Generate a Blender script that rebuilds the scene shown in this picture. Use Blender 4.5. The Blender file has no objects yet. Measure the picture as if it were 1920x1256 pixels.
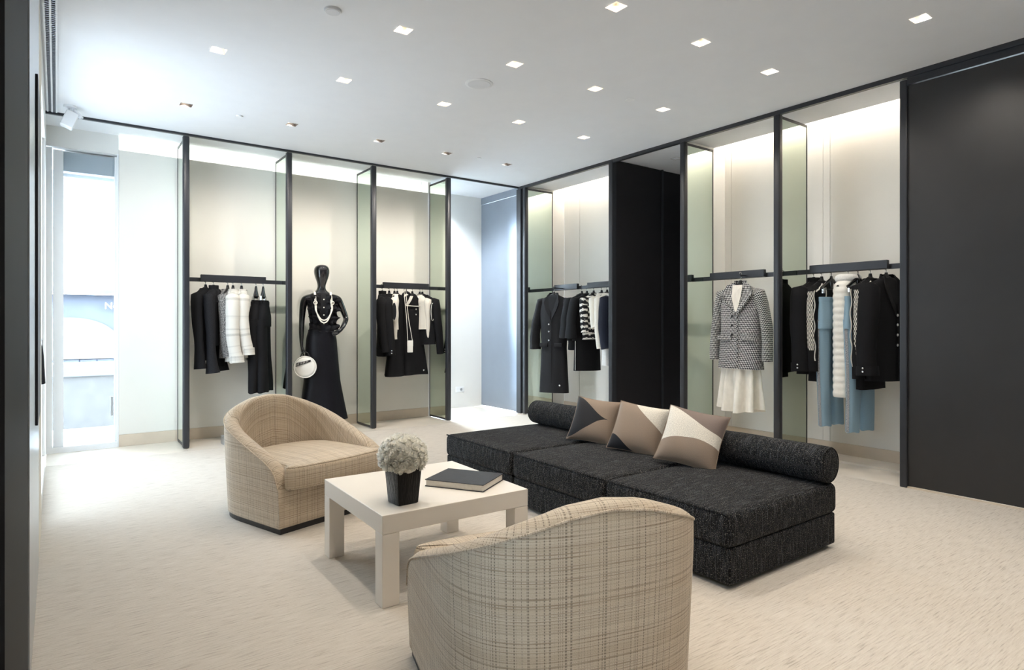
import bpy, bmesh, math, random
from mathutils import Vector, Matrix

SC = bpy.context.scene
COL = SC.collection
PI = math.pi

# ---------------------------------------------------------------- camera
cam_d = bpy.data.cameras.new('camera')
cam = bpy.data.objects.new('camera', cam_d)
COL.objects.link(cam)
cam.location = (0.0, 0.0, 1.3)
cam.rotation_euler = (PI / 2, 0, -0.6313)
cam_d.sensor_width = 36.0
cam_d.lens = 1168.0 / 1920.0 * 36.0
cam_d.shift_y = -(628.0 - 606.3) / 1920.0
cam_d.clip_start = 0.02
SC.camera = cam

# ---------------------------------------------------------------- world, exposure
world = bpy.data.worlds.new('sky_world')
SC.world = world
world.use_nodes = True
_bg = world.node_tree.nodes['Background']
_bg.inputs['Color'].default_value = (0.74, 0.87, 1.0, 1)
_bg.inputs['Strength'].default_value = 17.0
SC.view_settings.view_transform = 'Standard'
SC.view_settings.look = 'None'
SC.view_settings.gamma = 1.0
SC.view_settings.use_curve_mapping = False
SC.view_settings.exposure = 1.12
SPOT_W = 10.0          # ceiling downlights
WARM = (1.0, 0.89, 0.76)

# ---------------------------------------------------------------- dimensions (metres)
XL, XR, YB, YR, H = -0.084, 5.43, 7.25, -2.4, 3.28   # left wall, right front line, back front line, rear wall, ceiling
YW = 7.75            # back wall of the left alcoves
YD = 8.25            # deep recess in the far corner
XW = 6.2             # back wall of the right alcoves


# ---------------------------------------------------------------- helpers
def put(o, parent=None):
    COL.objects.link(o)
    if parent is not None:
        o.parent = parent
    return o


def tag(o, label=None, cat=None, group=None, kind=None):
    if label: o['label'] = label
    if cat: o['category'] = cat
    if group: o['group'] = group
    if kind: o['kind'] = kind
    return o


def thing(name, label, cat, loc=(0, 0, 0), rotz=0.0, group=None):
    o = bpy.data.objects.new(name, None)
    o.empty_display_size = 0.05
    o.location = loc
    o.rotation_euler = (0, 0, rotz)
    put(o)
    return tag(o, label, cat, group)


class MB:
    """collects geometry; build() links it as one mesh object"""
    def __init__(s):
        s.v = []; s.f = []; s.u = []

    def add(s, vs, fs, us=None):
        b = len(s.v)
        s.v += [tuple(p) for p in vs]
        for i, f in enumerate(fs):
            s.f.append([b + k for k in f])
            s.u.append(us[i] if us else None)
        return s

    def box(s, x0, x1, y0, y1, z0, z1):
        return s.add([(x0, y0, z0), (x1, y0, z0), (x1, y1, z0), (x0, y1, z0), (x0, y0, z1), (x1, y0, z1), (x1, y1, z1), (x0, y1, z1)],
                     [(0, 3, 2, 1), (4, 5, 6, 7), (0, 1, 5, 4), (1, 2, 6, 5), (2, 3, 7, 6), (3, 0, 4, 7)])

    def rbox(s, x0, x1, y0, y1, z0, z1, r, seg=3):
        """box with rounded edges"""
        c = Vector(((x0 + x1) / 2, (y0 + y1) / 2, (z0 + z1) / 2))
        hd = ((x1 - x0) / 2, (y1 - y0) / 2, (z1 - z0) / 2)
        r = min(r, min(hd) * 0.999)
        def ticks(h):
            t = [-h + r * (1 - math.cos(PI / 2 * k / seg)) for k in range(seg + 1)]
            n = max(1, int(h * 2 / 0.12))
            a, b2 = -h + r, h - r
            t += [a + (b2 - a) * k / n for k in range(1, n)]
            t += [-q for q in t[:seg + 1][::-1]]
            return t
        T = [ticks(h) for h in hd]
        for ax in range(3):
            u, w = (ax + 1) % 3, (ax + 2) % 3
            for sg in (-1, 1):
                vs = []; fs = []
                nu, nw = len(T[u]), len(T[w])
                for i in range(nu):
                    for j in range(nw):
                        p = [0, 0, 0]; p[ax] = sg * hd[ax]; p[u] = T[u][i]; p[w] = T[w][j]
                        q = [max(-hd[k] + r, min(hd[k] - r, p[k])) for k in range(3)]
                        d = Vector([p[k] - q[k] for k in range(3)])
                        if d.length > 1e-9: d = d.normalized() * r
                        vs.append(Vector(q) + d + c)
                for i in range(nu - 1):
                    for j in range(nw - 1):
                        f = (i * nw + j, (i + 1) * nw + j, (i + 1) * nw + j + 1, i * nw + j + 1)
                        fs.append(f if sg > 0 else f[::-1])
                s.add(vs, fs)
        return s

    def loft(s, rings, cap0=True, cap1=True, closed=True, uv=True):
        n = len(rings[0]); R = [[Vector(p) for p in r] for r in rings]
        vs = [p for r in R for p in r]; fs = []; us = []
        v = 0.0
        vv = [0.0]
        for i in range(1, len(R)):
            v += sum((R[i][k] - R[i - 1][k]).length for k in range(0, n, max(1, n // 4))) / len(range(0, n, max(1, n // 4)))
            vv.append(v)
        mid = R[len(R) // 2]; cu = [0.0]
        for k in range(n):
            cu.append(cu[-1] + (mid[(k + 1) % n] - mid[k]).length)
        for i in range(len(R) - 1):
            for k in range(n if closed else n - 1):
                k2 = (k + 1) % n
                fs.append((i * n + k, i * n + k2, (i + 1) * n + k2, (i + 1) * n + k))
                us.append([(cu[k], vv[i]), (cu[k + 1], vv[i]), (cu[k + 1], vv[i + 1]), (cu[k], vv[i + 1])])
        if cap0 and closed:
            fs.append(tuple(range(n - 1, -1, -1))); us.append([(R[0][k].x, R[0][k].y) for k in range(n - 1, -1, -1)])
        if cap1 and closed:
            b = (len(R) - 1) * n
            fs.append(tuple(b + k for k in range(n))); us.append([(R[-1][k].x, R[-1][k].y) for k in range(n)])
        return s.add(vs, fs, us)

    def tube(s, path, rad, n=10, caps=True, flat=1.0, up=None):
        P = [Vector(p) for p in path]
        if not isinstance(rad, (list, tuple)): rad = [rad] * len(P)
        rings = []
        ref = Vector(up) if up else None
        prev = None
        for i, p in enumerate(P):
            t = (P[min(i + 1, len(P) - 1)] - P[max(i - 1, 0)])
            if t.length < 1e-9: t = Vector((0, 0, 1))
            t.normalize()
            if prev is None:
                a = ref if ref else (Vector((0, 0, 1)) if abs(t.z) < 0.9 else Vector((1, 0, 0)))
            else:
                a = prev
            x = a - t * a.dot(t)
            if x.length < 1e-6: x = t.orthogonal()
            x.normalize(); y = t.cross(x); prev = x
            rings.append([p + x * (rad[i] * math.cos(2 * PI * k / n)) + y * (rad[i] * flat * math.sin(2 * PI * k / n)) for k in range(n)])
        return s.loft(rings, caps, caps)

    def lathe(s, prof, n=24, c=(0, 0, 0), cap0=True, cap1=True):
        return s.loft([[(c[0] + r * math.cos(2 * PI * k / n), c[1] + r * math.sin(2 * PI * k / n), c[2] + z) for k in range(n)] for r, z in prof], cap0, cap1)

    def grid(s, fn, nu, nv, flip=False):
        vs = []; fs = []; us = []
        for i in range(nu + 1):
            for j in range(nv + 1):
                vs.append(fn(i / nu, j / nv))
        for i in range(nu):
            for j in range(nv):
                a = (i * (nv + 1) + j, (i + 1) * (nv + 1) + j, (i + 1) * (nv + 1) + j + 1, i * (nv + 1) + j + 1)
                fs.append(a[::-1] if flip else a)
        return s.add(vs, fs)

    def xform(s, m):
        s.v = [tuple(m @ Vector(p)) for p in s.v]
        return s

    def mesh(s, name, mat, smooth=None, uvbox=False, bevel=0.0, seg=2, weld=False):
        me = bpy.data.meshes.new(name)
        me.from_pydata(s.v, [], s.f)
        uvl = me.uv_layers.new(name='UVMap')
        co = me.vertices
        for p in me.polygons:
            uv = s.u[p.index]
            if uv is None or uvbox:
                n = p.normal
                ax = max(range(3), key=lambda k: abs(n[k]))
                for li in p.loop_indices:
                    c = co[me.loops[li].vertex_index].co
                    uvl.data[li].uv = (c.y, c.z) if ax == 0 else ((c.x, c.z) if ax == 1 else (c.y, c.x))
            else:
                for k, li in enumerate(p.loop_indices):
                    uvl.data[li].uv = uv[k]
        if bevel > 0 or weld:
            bm = bmesh.new(); bm.from_mesh(me)
            bmesh.ops.remove_doubles(bm, verts=bm.verts, dist=1e-5)
            if bevel > 0:
                es = [e for e in bm.edges if len(e.link_faces) == 2 and e.calc_face_angle(0) > 0.5]
                bmesh.ops.bevel(bm, geom=es, offset=bevel, segments=seg, profile=0.5, affect='EDGES')
            bm.to_mesh(me); bm.free()
        if mat: me.materials.append(mat)
        if smooth is not None:
            me.polygons.foreach_set('use_smooth', [True] * len(me.polygons))
            if smooth < 180: me.set_sharp_from_angle(angle=math.radians(smooth))
        me.update()
        return me

    def build(s, name, mat, parent=None, **k):
        return put(bpy.data.objects.new(name, s.mesh(name, mat, **k)), parent)


def struct(name, mb, mat, parent=None, **k):
    o = mb.build(name, mat, parent, **k)
    if parent is None: o['kind'] = 'structure'
    return o


def copy_tree(o, parent=None):
    c = o.copy(); COL.objects.link(c); c.parent = parent
    for ch in list(o.children): copy_tree(ch, c)
    return c


def lerp(a, b, t): return a + (b - a) * t


def sm(t):
    t = max(0.0, min(1.0, t)); return t * t * (3 - 2 * t)


def interp(tab, x):
    if x <= tab[0][0]: return tab[0][1]
    for (a, b), (c, d) in zip(tab, tab[1:]):
        if x <= c: return lerp(b, d, (x - a) / (c - a))
    return tab[-1][1]


# ---------------------------------------------------------------- materials
class NT:
    def __init__(s, name):
        s.m = bpy.data.materials.new(name); s.m.use_nodes = True
        s.t = s.m.node_tree; s.b = s.t.nodes['Principled BSDF']; s.out = s.t.nodes['Material Output']
    def n(s, typ, **k):
        o = s.t.nodes.new(typ)
        for a, v in k.items(): setattr(o, a, v)
        return o
    def l(s, a, b): s.t.links.new(a, b)
    def val(s, sock, v):
        if hasattr(v, 'is_linked') or hasattr(v, 'links'): s.l(v, sock)
        else: sock.default_value = v
    def math(s, op, a, b=0.0, c=None):
        o = s.n('ShaderNodeMath', operation=op)
        s.val(o.inputs[0], a); s.val(o.inputs[1], b)
        if c is not None: s.val(o.inputs[2], c)
        return o.outputs[0]
    def co(s, kind='UV'):
        return s.n('ShaderNodeTexCoord').outputs[kind]
    def scale(s, v, sx, sy, sz=1.0):
        o = s.n('ShaderNodeMapping'); s.l(v, o.inputs['Vector']); o.inputs['Scale'].default_value = (sx, sy, sz); return o.outputs[0]
    def noise(s, v, sc, det=3.0, rough=0.55, dim='3D', w=None):
        o = s.n('ShaderNodeTexNoise', noise_dimensions=dim)
        if v is not None and dim != '1D': s.l(v, o.inputs['Vector'])
        if w is not None: s.l(w, o.inputs['W'])
        o.inputs['Scale'].default_value = sc; o.inputs['Detail'].default_value = det; o.inputs['Roughness'].default_value = rough
        return o.outputs[0]
    def ramp(s, f, pts):
        o = s.n('ShaderNodeValToRGB'); s.l(f, o.inputs[0])
        e = o.color_ramp.elements
        while len(e) < len(pts): e.new(0.5)
        for q, (p, c) in zip(e, pts):
            q.position = p; q.color = (*c, 1) if len(c) == 3 else c
        return o.outputs[0]
    def rng(s, f, a, b, c=0.0, d=1.0):
        o = s.n('ShaderNodeMapRange'); s.l(f, o.inputs[0])
        for i, q in enumerate((a, b, c, d)): o.inputs[i + 1].default_value = q
        return o.outputs[0]
    def mix(s, f, a, b, blend='MIX'):
        o = s.n('ShaderNodeMix', data_type='RGBA', blend_type=blend)
        s.val(o.inputs[0], f)
        for i, q in ((6, a), (7, b)):
            if isinstance(q, tuple): o.inputs[i].default_value = (*q, 1) if len(q) == 3 else q
            else: s.l(q, o.inputs[i])
        return o.outputs[2]
    def sep(s, v):
        o = s.n('ShaderNodeSeparateXYZ'); s.l(v, o.inputs[0]); return o.outputs
    def bump(s, hgt, st=0.3, dist=0.01):
        o = s.n('ShaderNodeBump'); s.l(hgt, o.inputs['Height']); o.inputs['Strength'].default_value = st; o.inputs['Distance'].default_value = dist
        s.l(o.outputs[0], s.b.inputs['Normal'])
    def base(s, c):
        if isinstance(c, tuple): s.b.inputs['Base Color'].default_value = (*c, 1)
        else: s.l(c, s.b.inputs['Base Color'])
    def p(s, **k):
        for a, v in k.items(): s.val(s.b.inputs[a.replace('_', ' ')], v)
        return s


M = {}


def plain(name, col, rough=0.5, metal=0.0, spec=0.5, var=0.04, nscale=6.0, bump=0.0, bscale=200.0, coat=0.0, sheen=0.0):
    t = NT(name)
    co = t.co('Object')
    nz = t.noise(co, nscale, 3)
    d = tuple(max(0, c * (1 - var)) for c in col); u = tuple(min(1, c * (1 + var)) for c in col)
    t.base(t.ramp(nz, [(0.3, d), (0.7, u)]))
    t.p(Roughness=rough, Metallic=metal, Specular_IOR_Level=spec)
    if coat: t.p(Coat_Weight=coat, Coat_Roughness=0.05)
    if sheen: t.p(Sheen_Weight=sheen)
    if bump: t.bump(t.noise(co, bscale, 2), bump, 0.003)
    M[name] = t.m
    return t.m


def emit(name, col, st):
    t = NT(name)
    t.p(Roughness=0.4); t.base((0.8, 0.8, 0.8))
    t.b.inputs['Emission Color'].default_value = (*col, 1); t.b.inputs['Emission Strength'].default_value = st
    M[name] = t.m
    return t.m


plain('ceiling_paint', (0.80, 0.82, 0.85), 0.9, spec=0.2, var=0.01)
plain('wall_paint', (0.82, 0.82, 0.80), 0.75, spec=0.25, var=0.015, nscale=1.5)
plain('wall_panel', (0.80, 0.78, 0.73), 0.45, spec=0.4, var=0.03, nscale=1.2)
plain('white_frame', (0.82, 0.84, 0.86), 0.4, var=0.01)
plain('cream_panel', (0.78, 0.73, 0.62), 0.6, var=0.02)
plain('grey_metal', (0.50, 0.53, 0.56), 0.3, metal=0.7, var=0.03)
plain('dark_frame', (0.022, 0.024, 0.030), 0.38, spec=0.5, var=0.1)
plain('black_panel', (0.028, 0.027, 0.027), 0.42, spec=0.45, var=0.12, nscale=2.0)
plain('dark_passage', (0.014, 0.013, 0.015), 0.5, spec=0.35, var=0.1)
plain('steel_panel', (0.30, 0.345, 0.41), 0.30, metal=0.55, spec=0.5, var=0.05, nscale=1.5)
plain('baseboard_stone', (0.66, 0.56, 0.45), 0.35, var=0.05, nscale=5)
plain('stone', (0.74, 0.68, 0.60), 0.22, spec=0.5, var=0.04, nscale=4)
plain('black_gloss', (0.008, 0.008, 0.010), 0.10, spec=0.6, coat=0.6)
plain('black_plastic', (0.012, 0.012, 0.014), 0.35)
plain('white_lacquer', (0.80, 0.75, 0.68), 0.32, var=0.012)
plain('paper', (0.78, 0.74, 0.67), 0.8, var=0.06, nscale=60)
plain('book_cloth', (0.030, 0.034, 0.042), 0.6, var=0.15, nscale=30, bump=0.15, bscale=500)
t = NT('petal'); _d = t.n('ShaderNodeBsdfDiffuse'); _tl = t.n('ShaderNodeBsdfTranslucent'); _mx = t.n('ShaderNodeMixShader')
_c = t.ramp(t.noise(t.co('Object'), 40.0, 2), [(0.3, (0.93, 0.92, 0.86)), (0.7, (0.97, 0.96, 0.92))])
for _s in (_d, _tl): t.l(_c, _s.inputs['Color'])
_mx.inputs[0].default_value = 0.45
t.l(_d.outputs[0], _mx.inputs[1]); t.l(_tl.outputs[0], _mx.inputs[2]); t.l(_mx.outputs[0], t.out.inputs['Surface'])
M['petal'] = t.m
plain('vent_dark', (0.02, 0.025, 0.035), 0.5)
plain('reflector', (0.55, 0.52, 0.47), 0.28, metal=0.6)
plain('reflector_dark', (0.06, 0.055, 0.055), 0.4, metal=0.3)
plain('pearl', (0.85, 0.81, 0.72), 0.2, coat=0.4, var=0.02)
plain('bag_white', (0.85, 0.83, 0.78), 0.35, var=0.02, bump=0.1)
plain('silver', (0.7, 0.7, 0.7), 0.2, metal=1.0)

# mirror with a faint green cast
t = NT('green_mirror'); t.base((0.74, 0.83, 0.74)); t.p(Metallic=1.0, Roughness=0.015); M['mirror'] = t.m
# clear window glass: light passes, a faint reflection stays
t = NT('clear_glass')
_tr = t.n('ShaderNodeBsdfTransparent'); _gl = t.n('ShaderNodeBsdfGlossy'); _gl.inputs['Roughness'].default_value = 0.0
_tr.inputs['Color'].default_value = (0.93, 0.96, 0.97, 1)
_fr = t.n('ShaderNodeFresnel'); _fr.inputs['IOR'].default_value = 1.45
_mx = t.n('ShaderNodeMixShader')
t.l(_fr.outputs[0], _mx.inputs[0]); t.l(_tr.outputs[0], _mx.inputs[1]); t.l(_gl.outputs[0], _mx.inputs[2]); t.l(_mx.outputs[0], t.out.inputs['Surface'])
M['glass'] = t.m


def carpet():
    t = NT('carpet_pile')
    co = t.co('Object')
    s1 = t.scale(co, 9.0, 150.0, 1.0)       # short ribs running along x
    n1 = t.noise(s1, 1.0, 3, 0.6)
    n2 = t.noise(t.scale(co, 90, 240, 1), 1.0, 2)
    n3 = t.noise(co, 1.2, 2)
    c = t.ramp(n1, [(0.30, (0.35, 0.31, 0.26)), (0.44, (0.545, 0.495, 0.43)), (0.70, (0.635, 0.59, 0.525))])
    c = t.mix(t.rng(n3, 0.35, 0.65, 0.0, 0.25), c, (0.60, 0.55, 0.48))
    c = t.mix(t.rng(n2, 0.60, 0.74, 0.0, 0.5), c, (0.40, 0.34, 0.27))
    t.base(c); t.p(Roughness=0.95, Specular_IOR_Level=0.1, Sheen_Weight=0.15)
    t.bump(t.math('ADD', t.math('MULTIPLY', n1, 0.7), t.math('MULTIPLY', n2, 0.3)), 0.55, 0.012)
    M['carpet'] = t.m


def tweed_chair():
    t = NT('beige_tweed')
    u, v, _ = t.sep(t.co('UV'))
    weft = t.noise(None, 150.0, 2, 0.7, '1D', v)
    weft2 = t.noise(None, 18.0, 1, 0.5, '1D', v)
    warp = t.noise(None, 125.0, 2, 0.75, '1D', u)
    fine = t.noise(t.scale(t.co('UV'), 260, 330), 1.0, 2)
    dash = t.math('SINE', t.math('MULTIPLY', v, 700.0))
    blot = t.noise(t.scale(t.co('UV'), 9, 60), 1.0, 2)
    c = t.ramp(weft2, [(0.3, (0.58, 0.475, 0.35)), (0.7, (0.67, 0.57, 0.44))])
    lines = t.math('MULTIPLY', t.rng(weft, 0.53, 0.60), t.rng(blot, 0.3, 0.6, 0.25, 0.85))
    c = t.mix(lines, c, (0.33, 0.245, 0.165))
    wl = t.math('MULTIPLY', t.rng(warp, 0.56, 0.61), t.rng(dash, -0.5, 0.6, 0.15, 0.9))
    c = t.mix(t.math('MULTIPLY', wl, 0.85), c, (0.15, 0.115, 0.085))
    lt = t.rng(warp, 0.36, 0.28, 0.0, 0.3)
    c = t.mix(lt, c, (0.72, 0.64, 0.51))
    c = t.mix(t.rng(fine, 0.5, 0.72, 0.0, 0.35), c, (0.40, 0.32, 0.23))
    t.base(c); t.p(Roughness=0.92, Specular_IOR_Level=0.15, Sheen_Weight=0.25)
    t.bump(t.math('ADD', fine, t.math('MULTIPLY', weft, 0.6)), 0.45, 0.004)
    M['tweed'] = t.m


def boucle():
    t = NT('black_boucle')
    uv = t.co('UV')
    str1 = t.noise(t.scale(uv, 130, 7), 1.0, 3, 0.65)
    str2 = t.noise(t.scale(uv, 260, 45), 1.0, 2)
    fl = t.noise(t.scale(uv, 420, 190), 1.0, 1)
    c = t.ramp(str1, [(0.40, (0.004, 0.004, 0.0055)), (0.54, (0.010, 0.011, 0.014)), (0.68, (0.062, 0.067, 0.075))])
    c = t.mix(t.rng(str2, 0.57, 0.74, 0, 0.75), c, (0.085, 0.09, 0.095))
    c = t.mix(t.rng(fl, 0.65, 0.71, 0, 0.9), c, (0.50, 0.47, 0.40))
    t.base(c); t.p(Roughness=0.9, Specular_IOR_Level=0.2)
    t.bump(t.math('ADD', str1, str2), 0.7, 0.006)
    M['boucle'] = t.m


def fabric(name, col, var=0.25, sx=400.0, sy=400.0, bump=0.35, rough=0.9, sheen=0.1, uvk='UV'):
    t = NT(name)
    uv = t.scale(t.co(uvk), sx, sy, sx)
    nz = t.noise(uv, 1.0, 2)
    t.base(t.ramp(nz, [(0.3, tuple(c * (1 - var) for c in col)), (0.7, tuple(min(1, c * (1 + var)) for c in col))]))
    t.p(Roughness=rough, Specular_IOR_Level=0.2, Sheen_Weight=sheen)
    t.bump(nz, bump, 0.003)
    M[name] = t.m
    return t.m


carpet(); tweed_chair(); boucle()
fabric('taupe_velvet', (0.27, 0.205, 0.155), 0.12, 300, 300, 0.2, 0.55, 0.0)
fabric('mauve_velvet', (0.20, 0.155, 0.135), 0.12, 300, 300, 0.2, 0.5, 0.0)
fabric('black_patch', (0.016, 0.016, 0.019), 0.2, 400, 400, 0.2, 0.7)
fabric('cream_patch', (0.70, 0.66, 0.58), 0.22, 150, 220, 0.5, 0.9)

# ================================================================ THE SETTING
LX = [0.947, 1.89, 2.825, 3.67, 4.53]
LY = [6.30, 4.905, 3.83, 2.76, 1.70, 0.63, -0.44]
HOLE = 0.052


def build_ceiling():
    xs = [XL]; ys = [YR]
    for x in LX: xs += [x - HOLE, x + HOLE]
    for y in sorted(LY): ys += [y - HOLE, y + HOLE]
    xs.append(XR); ys.append(YB)
    b = MB()
    for i in range(len(xs) - 1):
        for j in range(len(ys) - 1):
            if i % 2 == 1 and j % 2 == 1: continue      # opening for a recessed downlight
            b.add([(xs[i], ys[j], H), (xs[i], ys[j + 1], H), (xs[i + 1], ys[j + 1], H), (xs[i + 1], ys[j], H)], [(0, 1, 2, 3)])
    return struct('ceiling', b, M['ceiling_paint'], weld=True)


build_ceiling()
struct('ceiling_alcove_back', MB().box(XL, 4.21, YB + 0.02, YW, H, H + 0.08), M['ceiling_paint'])
struct('ceiling_recess', MB().box(4.21, 5.5, YB + 0.02, YD, H, H + 0.08), M['ceiling_paint'])
struct('ceiling_alcove_right', MB().box(XR + 0.02, 6.0, 2.13, 4.37, H, H + 0.15).box(XR + 0.02, 6.0, 5.38, 7.2, H, H + 0.15), M['ceiling_paint'])
struct('ceiling_passage', MB().box(XR + 0.02, 8.0, 4.37, 5.38, H, H + 0.1), M['ceiling_paint'])
struct('sky_block_roof', MB().box(XL - 0.3, 8.2, YR - 0.2, 8.5, H + 0.34, H + 0.44), M['wall_paint'])  # unseen slab added to block sky light above the ceiling openings

# floor: carpet in the room, stone slabs in the alcoves
struct('floor', MB().box(XL, XR, YR, 7.06, -0.06, 0.0), M['carpet'])
floor_stone = struct('floor_stone', MB().box(XL, 8.0, 7.06, YD + 0.05, -0.06, -0.004).box(XR, 8.0, YR, 7.06, -0.06, -0.004), M['baseboard_stone'])
for i in range(5):
    x0 = XL + (0.0 if i == 0 else 1.164 + 1.05 * (i - 1)); x1 = XL + 1.164 + 1.05 * i
    MB().box(x0 + 0.0015, min(x1, 5.38) - 0.0015, 7.062, YW if x1 < 4.3 else YD, -0.03, 0.0).build('stone_slab', M['stone'], floor_stone)
for i, (y0, y1) in enumerate([(2.16, 3.24), (3.24, 4.36), (4.36, 5.38), (5.38, 6.26), (6.26, 7.06)]):
    MB().box(XR + 0.002, 5.90, y0 + 0.0015, y1 - 0.0015, -0.03, 0.0).build('stone_slab', M['stone'], floor_stone)
struct('floor_plinth', MB().box(5.90, XW, 2.16, 4.36, -0.02, 0.022).box(5.90, XW, 5.38, 7.12, -0.02, 0.022), M['stone'])

# back wall behind the left alcoves: panels ending below a light cove
wall_back = struct('wall_back', MB().box(XL - 0.25, 4.21, 7.95, 8.05, 2.9, H + 0.34).box(0.53, 4.21, 7.90, 8.0, 0, 2.95), M['wall_paint'])
for x0, x1 in ((0.53, 1.08), (1.08, 2.13), (2.13, 3.16), (3.16, 4.21)):
    MB().box(x0 + 0.001, x1 - 0.001, YW, YW + 0.05, 0.125, 3.13).build('panel', M['wall_panel'], wall_back)
struct('baseboard_back', MB().box(0.53, 4.21, YW - 0.006, YW + 0.05, 0, 0.124), M['baseboard_stone'], bevel=0.002)
cl = tag(MB().box(0.56, 4.2, 7.81, 7.83, 3.11, 3.118).build('cove_light', emit('cove_cool', (0.95, 1.0, 0.90), 9.0)),
         'thin linear light hidden in the cove above the mannequin wall', 'light strip')
MB().box(0.56, 4.2, 7.80, 7.85, 3.085, 3.108).build('channel', M['white_frame'], cl)

# deep recess in the far corner, its window hidden behind the last mirror panel
struct('wall_recess_left', MB().box(4.21, 4.25, YW - 0.0, YD, 0, H), M['wall_paint'])
struct('wall_recess', MB().box(4.80, 5.5, YD, YD + 0.1, 0, H).box(4.25, 4.80, YD, YD + 0.1, 2.95, H).box(4.25, 4.80, YD, YD + 0.1, 0, 0.05), M['wall_paint'])


def window(name, mbs, mat=None):
    root = bpy.data.objects.new(name, None); put(root); root['kind'] = 'structure'
    for nm, mb, m in mbs:
        mb.build(nm, M[m], root, bevel=0.0)
    return root


window('window_2', [('window_frame', MB().box(4.25, 4.29, YD + 0.02, YD + 0.08, 0.05, 2.95).box(4.76, 4.80, YD + 0.02, YD + 0.08, 0.05, 2.95)
                     .box(4.29, 4.76, YD + 0.02, YD + 0.08, 0.05, 0.09).box(4.29, 4.76, YD + 0.02, YD + 0.08, 2.91, 2.95), 'white_frame'),
                    ('pane', MB().box(4.29, 4.76, YD + 0.045, YD + 0.051, 0.09, 2.91), 'glass')])

# window beside the left wall
struct('wall_above_window', MB().box(XL - 0.02, 0.53, YW, YW + 0.16, 3.08, H), M['wall_paint'])
struct('wall_window_return', MB().box(0.515, 0.529, YW - 0.004, YW + 0.2, 0.0, 3.08), M['white_frame'])
window('window_1', [
    ('frame_post', MB().box(XL, -0.035, YW - 0.02, YW + 0.12, 0, 3.06), 'white_frame'),
    ('frame_post', MB().box(-0.030, 0.056, YW + 0.02, YW + 0.14, 0.0, 3.05), 'white_frame'),
    ('frame_post', MB().box(0.495, 0.515, YW + 0.04, YW + 0.10, 0.06, 3.06), 'white_frame'),
    ('threshold', MB().add([(XL, YW - 0.03, 0), (0.515, YW - 0.02, 0), (0.515, YW + 0.12, 0), (XL, YW + 0.12, 0),
                            (XL, YW - 0.02, 0.055), (0.515, YW - 0.01, 0.055), (0.515, YW + 0.12, 0.055), (XL, YW + 0.12, 0.055)],
                           [(0, 3, 2, 1), (4, 5, 6, 7), (0, 1, 5, 4), (1, 2, 6, 5), (2, 3, 7, 6), (3, 0, 4, 7)]), 'white_frame'),
    ('blind_box', MB().box(0.056, 0.515, YW + 0.10, YW + 0.30, 2.86, 3.06), 'grey_metal'),
    ('blind_rail', MB().box(0.056, 0.515, YW + 0.09, YW + 0.11, 2.80, 2.835), 'white_frame'),
    ('pane', MB().box(0.056, 0.495, YW + 0.062, YW + 0.07, 0.055, 3.05), 'glass'),
])
dh = thing('door_pull', 'small blue-grey pull handle low on the bright window', 'handle', (0.47, YW + 0.062, 0.43))
MB().box(-0.011, 0.011, -0.045, -0.030, -0.10, 0.10).build('grip', M['grey_metal'], dh, bevel=0.003)
for z in (-0.085, 0.085): MB().box(-0.008, 0.008, -0.032, 0.0, z - 0.008, z + 0.008).build('bracket', M['grey_metal'], dh)

emit('glow_pane', (0.74, 0.87, 1.0), 2.0)  # glow put into the panes stands in for daylight from the left
# left wall: glazed towards the back corner
WY0, WY1 = 5.0, 6.95
struct('wall_left', MB().box(XL - 0.12, XL, YR, 0.4, 0, H).box(XL - 0.12, XL, 1.36, WY0, 0, H).box(XL - 0.12, XL, 0.4, 1.36, 2.95, H).box(XL - 0.12, XL, 0.4, 1.36, 0, 0.1).box(XL - 0.12, XL, WY1, YW + 0.05, 0, H)
       .box(XL - 0.12, XL, WY0, WY1, 2.95, H).box(XL - 0.12, XL, WY0, WY1, 0, 0.12), M['wall_paint'])
window('window_3', [('frame_post', MB().box(XL - 0.09, XL - 0.02, y, y + 0.05, 0.12, 2.95), 'white_frame') for y in (WY0, 5.95, WY1 - 0.05)] +
       [('pane', MB().box(XL - 0.06, XL - 0.052, y + 0.05, y + 0.95 if y < 5.5 else WY1 - 0.05, 0.12, 2.95), 'glow_pane') for y in (WY0, 5.95)])
window('added_window', [('frame_post', MB().box(XL - 0.09, XL - 0.02, y, y + 0.05, 0.1, 2.95), 'white_frame') for y in (0.4, 1.31)] +
       [('pane', MB().box(XL - 0.06, XL - 0.052, y + 0.05, y + 0.91, 0.1, 2.95), 'glass') for y in (0.4,)])  # unseen window added to light the near chair from the left
wp = thing('wall_panel', 'tall dark glossy panel filling the near left edge', 'panel', (XL, 1.5, 0))
MB().box(0.0, 0.012, -0.12, 0.96, 0.0, H).build('board', plain('smoked_panel', (0.02, 0.021, 0.023), 0.6, spec=0.12, var=0.1, nscale=2.0), wp)
MB().box(0.0, 0.016, 0.96, 1.03, 0.0, H).build('edge_strip', M['grey_metal'], wp)
ws = thing('wall_screen', 'narrow dark wall-mounted display with silver surround on the left wall', 'display', (XL, 3.55, 0))
MB().box(0.0, 0.008, -0.95, 0.62, 0.02, 3.1).build('surround', M['grey_metal'], ws)
MB().box(0.008, 0.018, -0.10, 0.42, 0.85, 2.40).build('screen', M['dark_frame'], ws, bevel=0.002)
tag(MB().box(XL, XL + 0.007, 4.22, 4.92, 0.02, 3.04).build('door_jamb', M['cream_panel']), 'narrow cream upright panel on the left wall beside the display', 'panel')

# rear wall behind the camera
struct('wall_rear', MB().box(XL - 0.1, XR + 0.1, YR - 0.1, YR, 0, H), M['wall_paint'])

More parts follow.
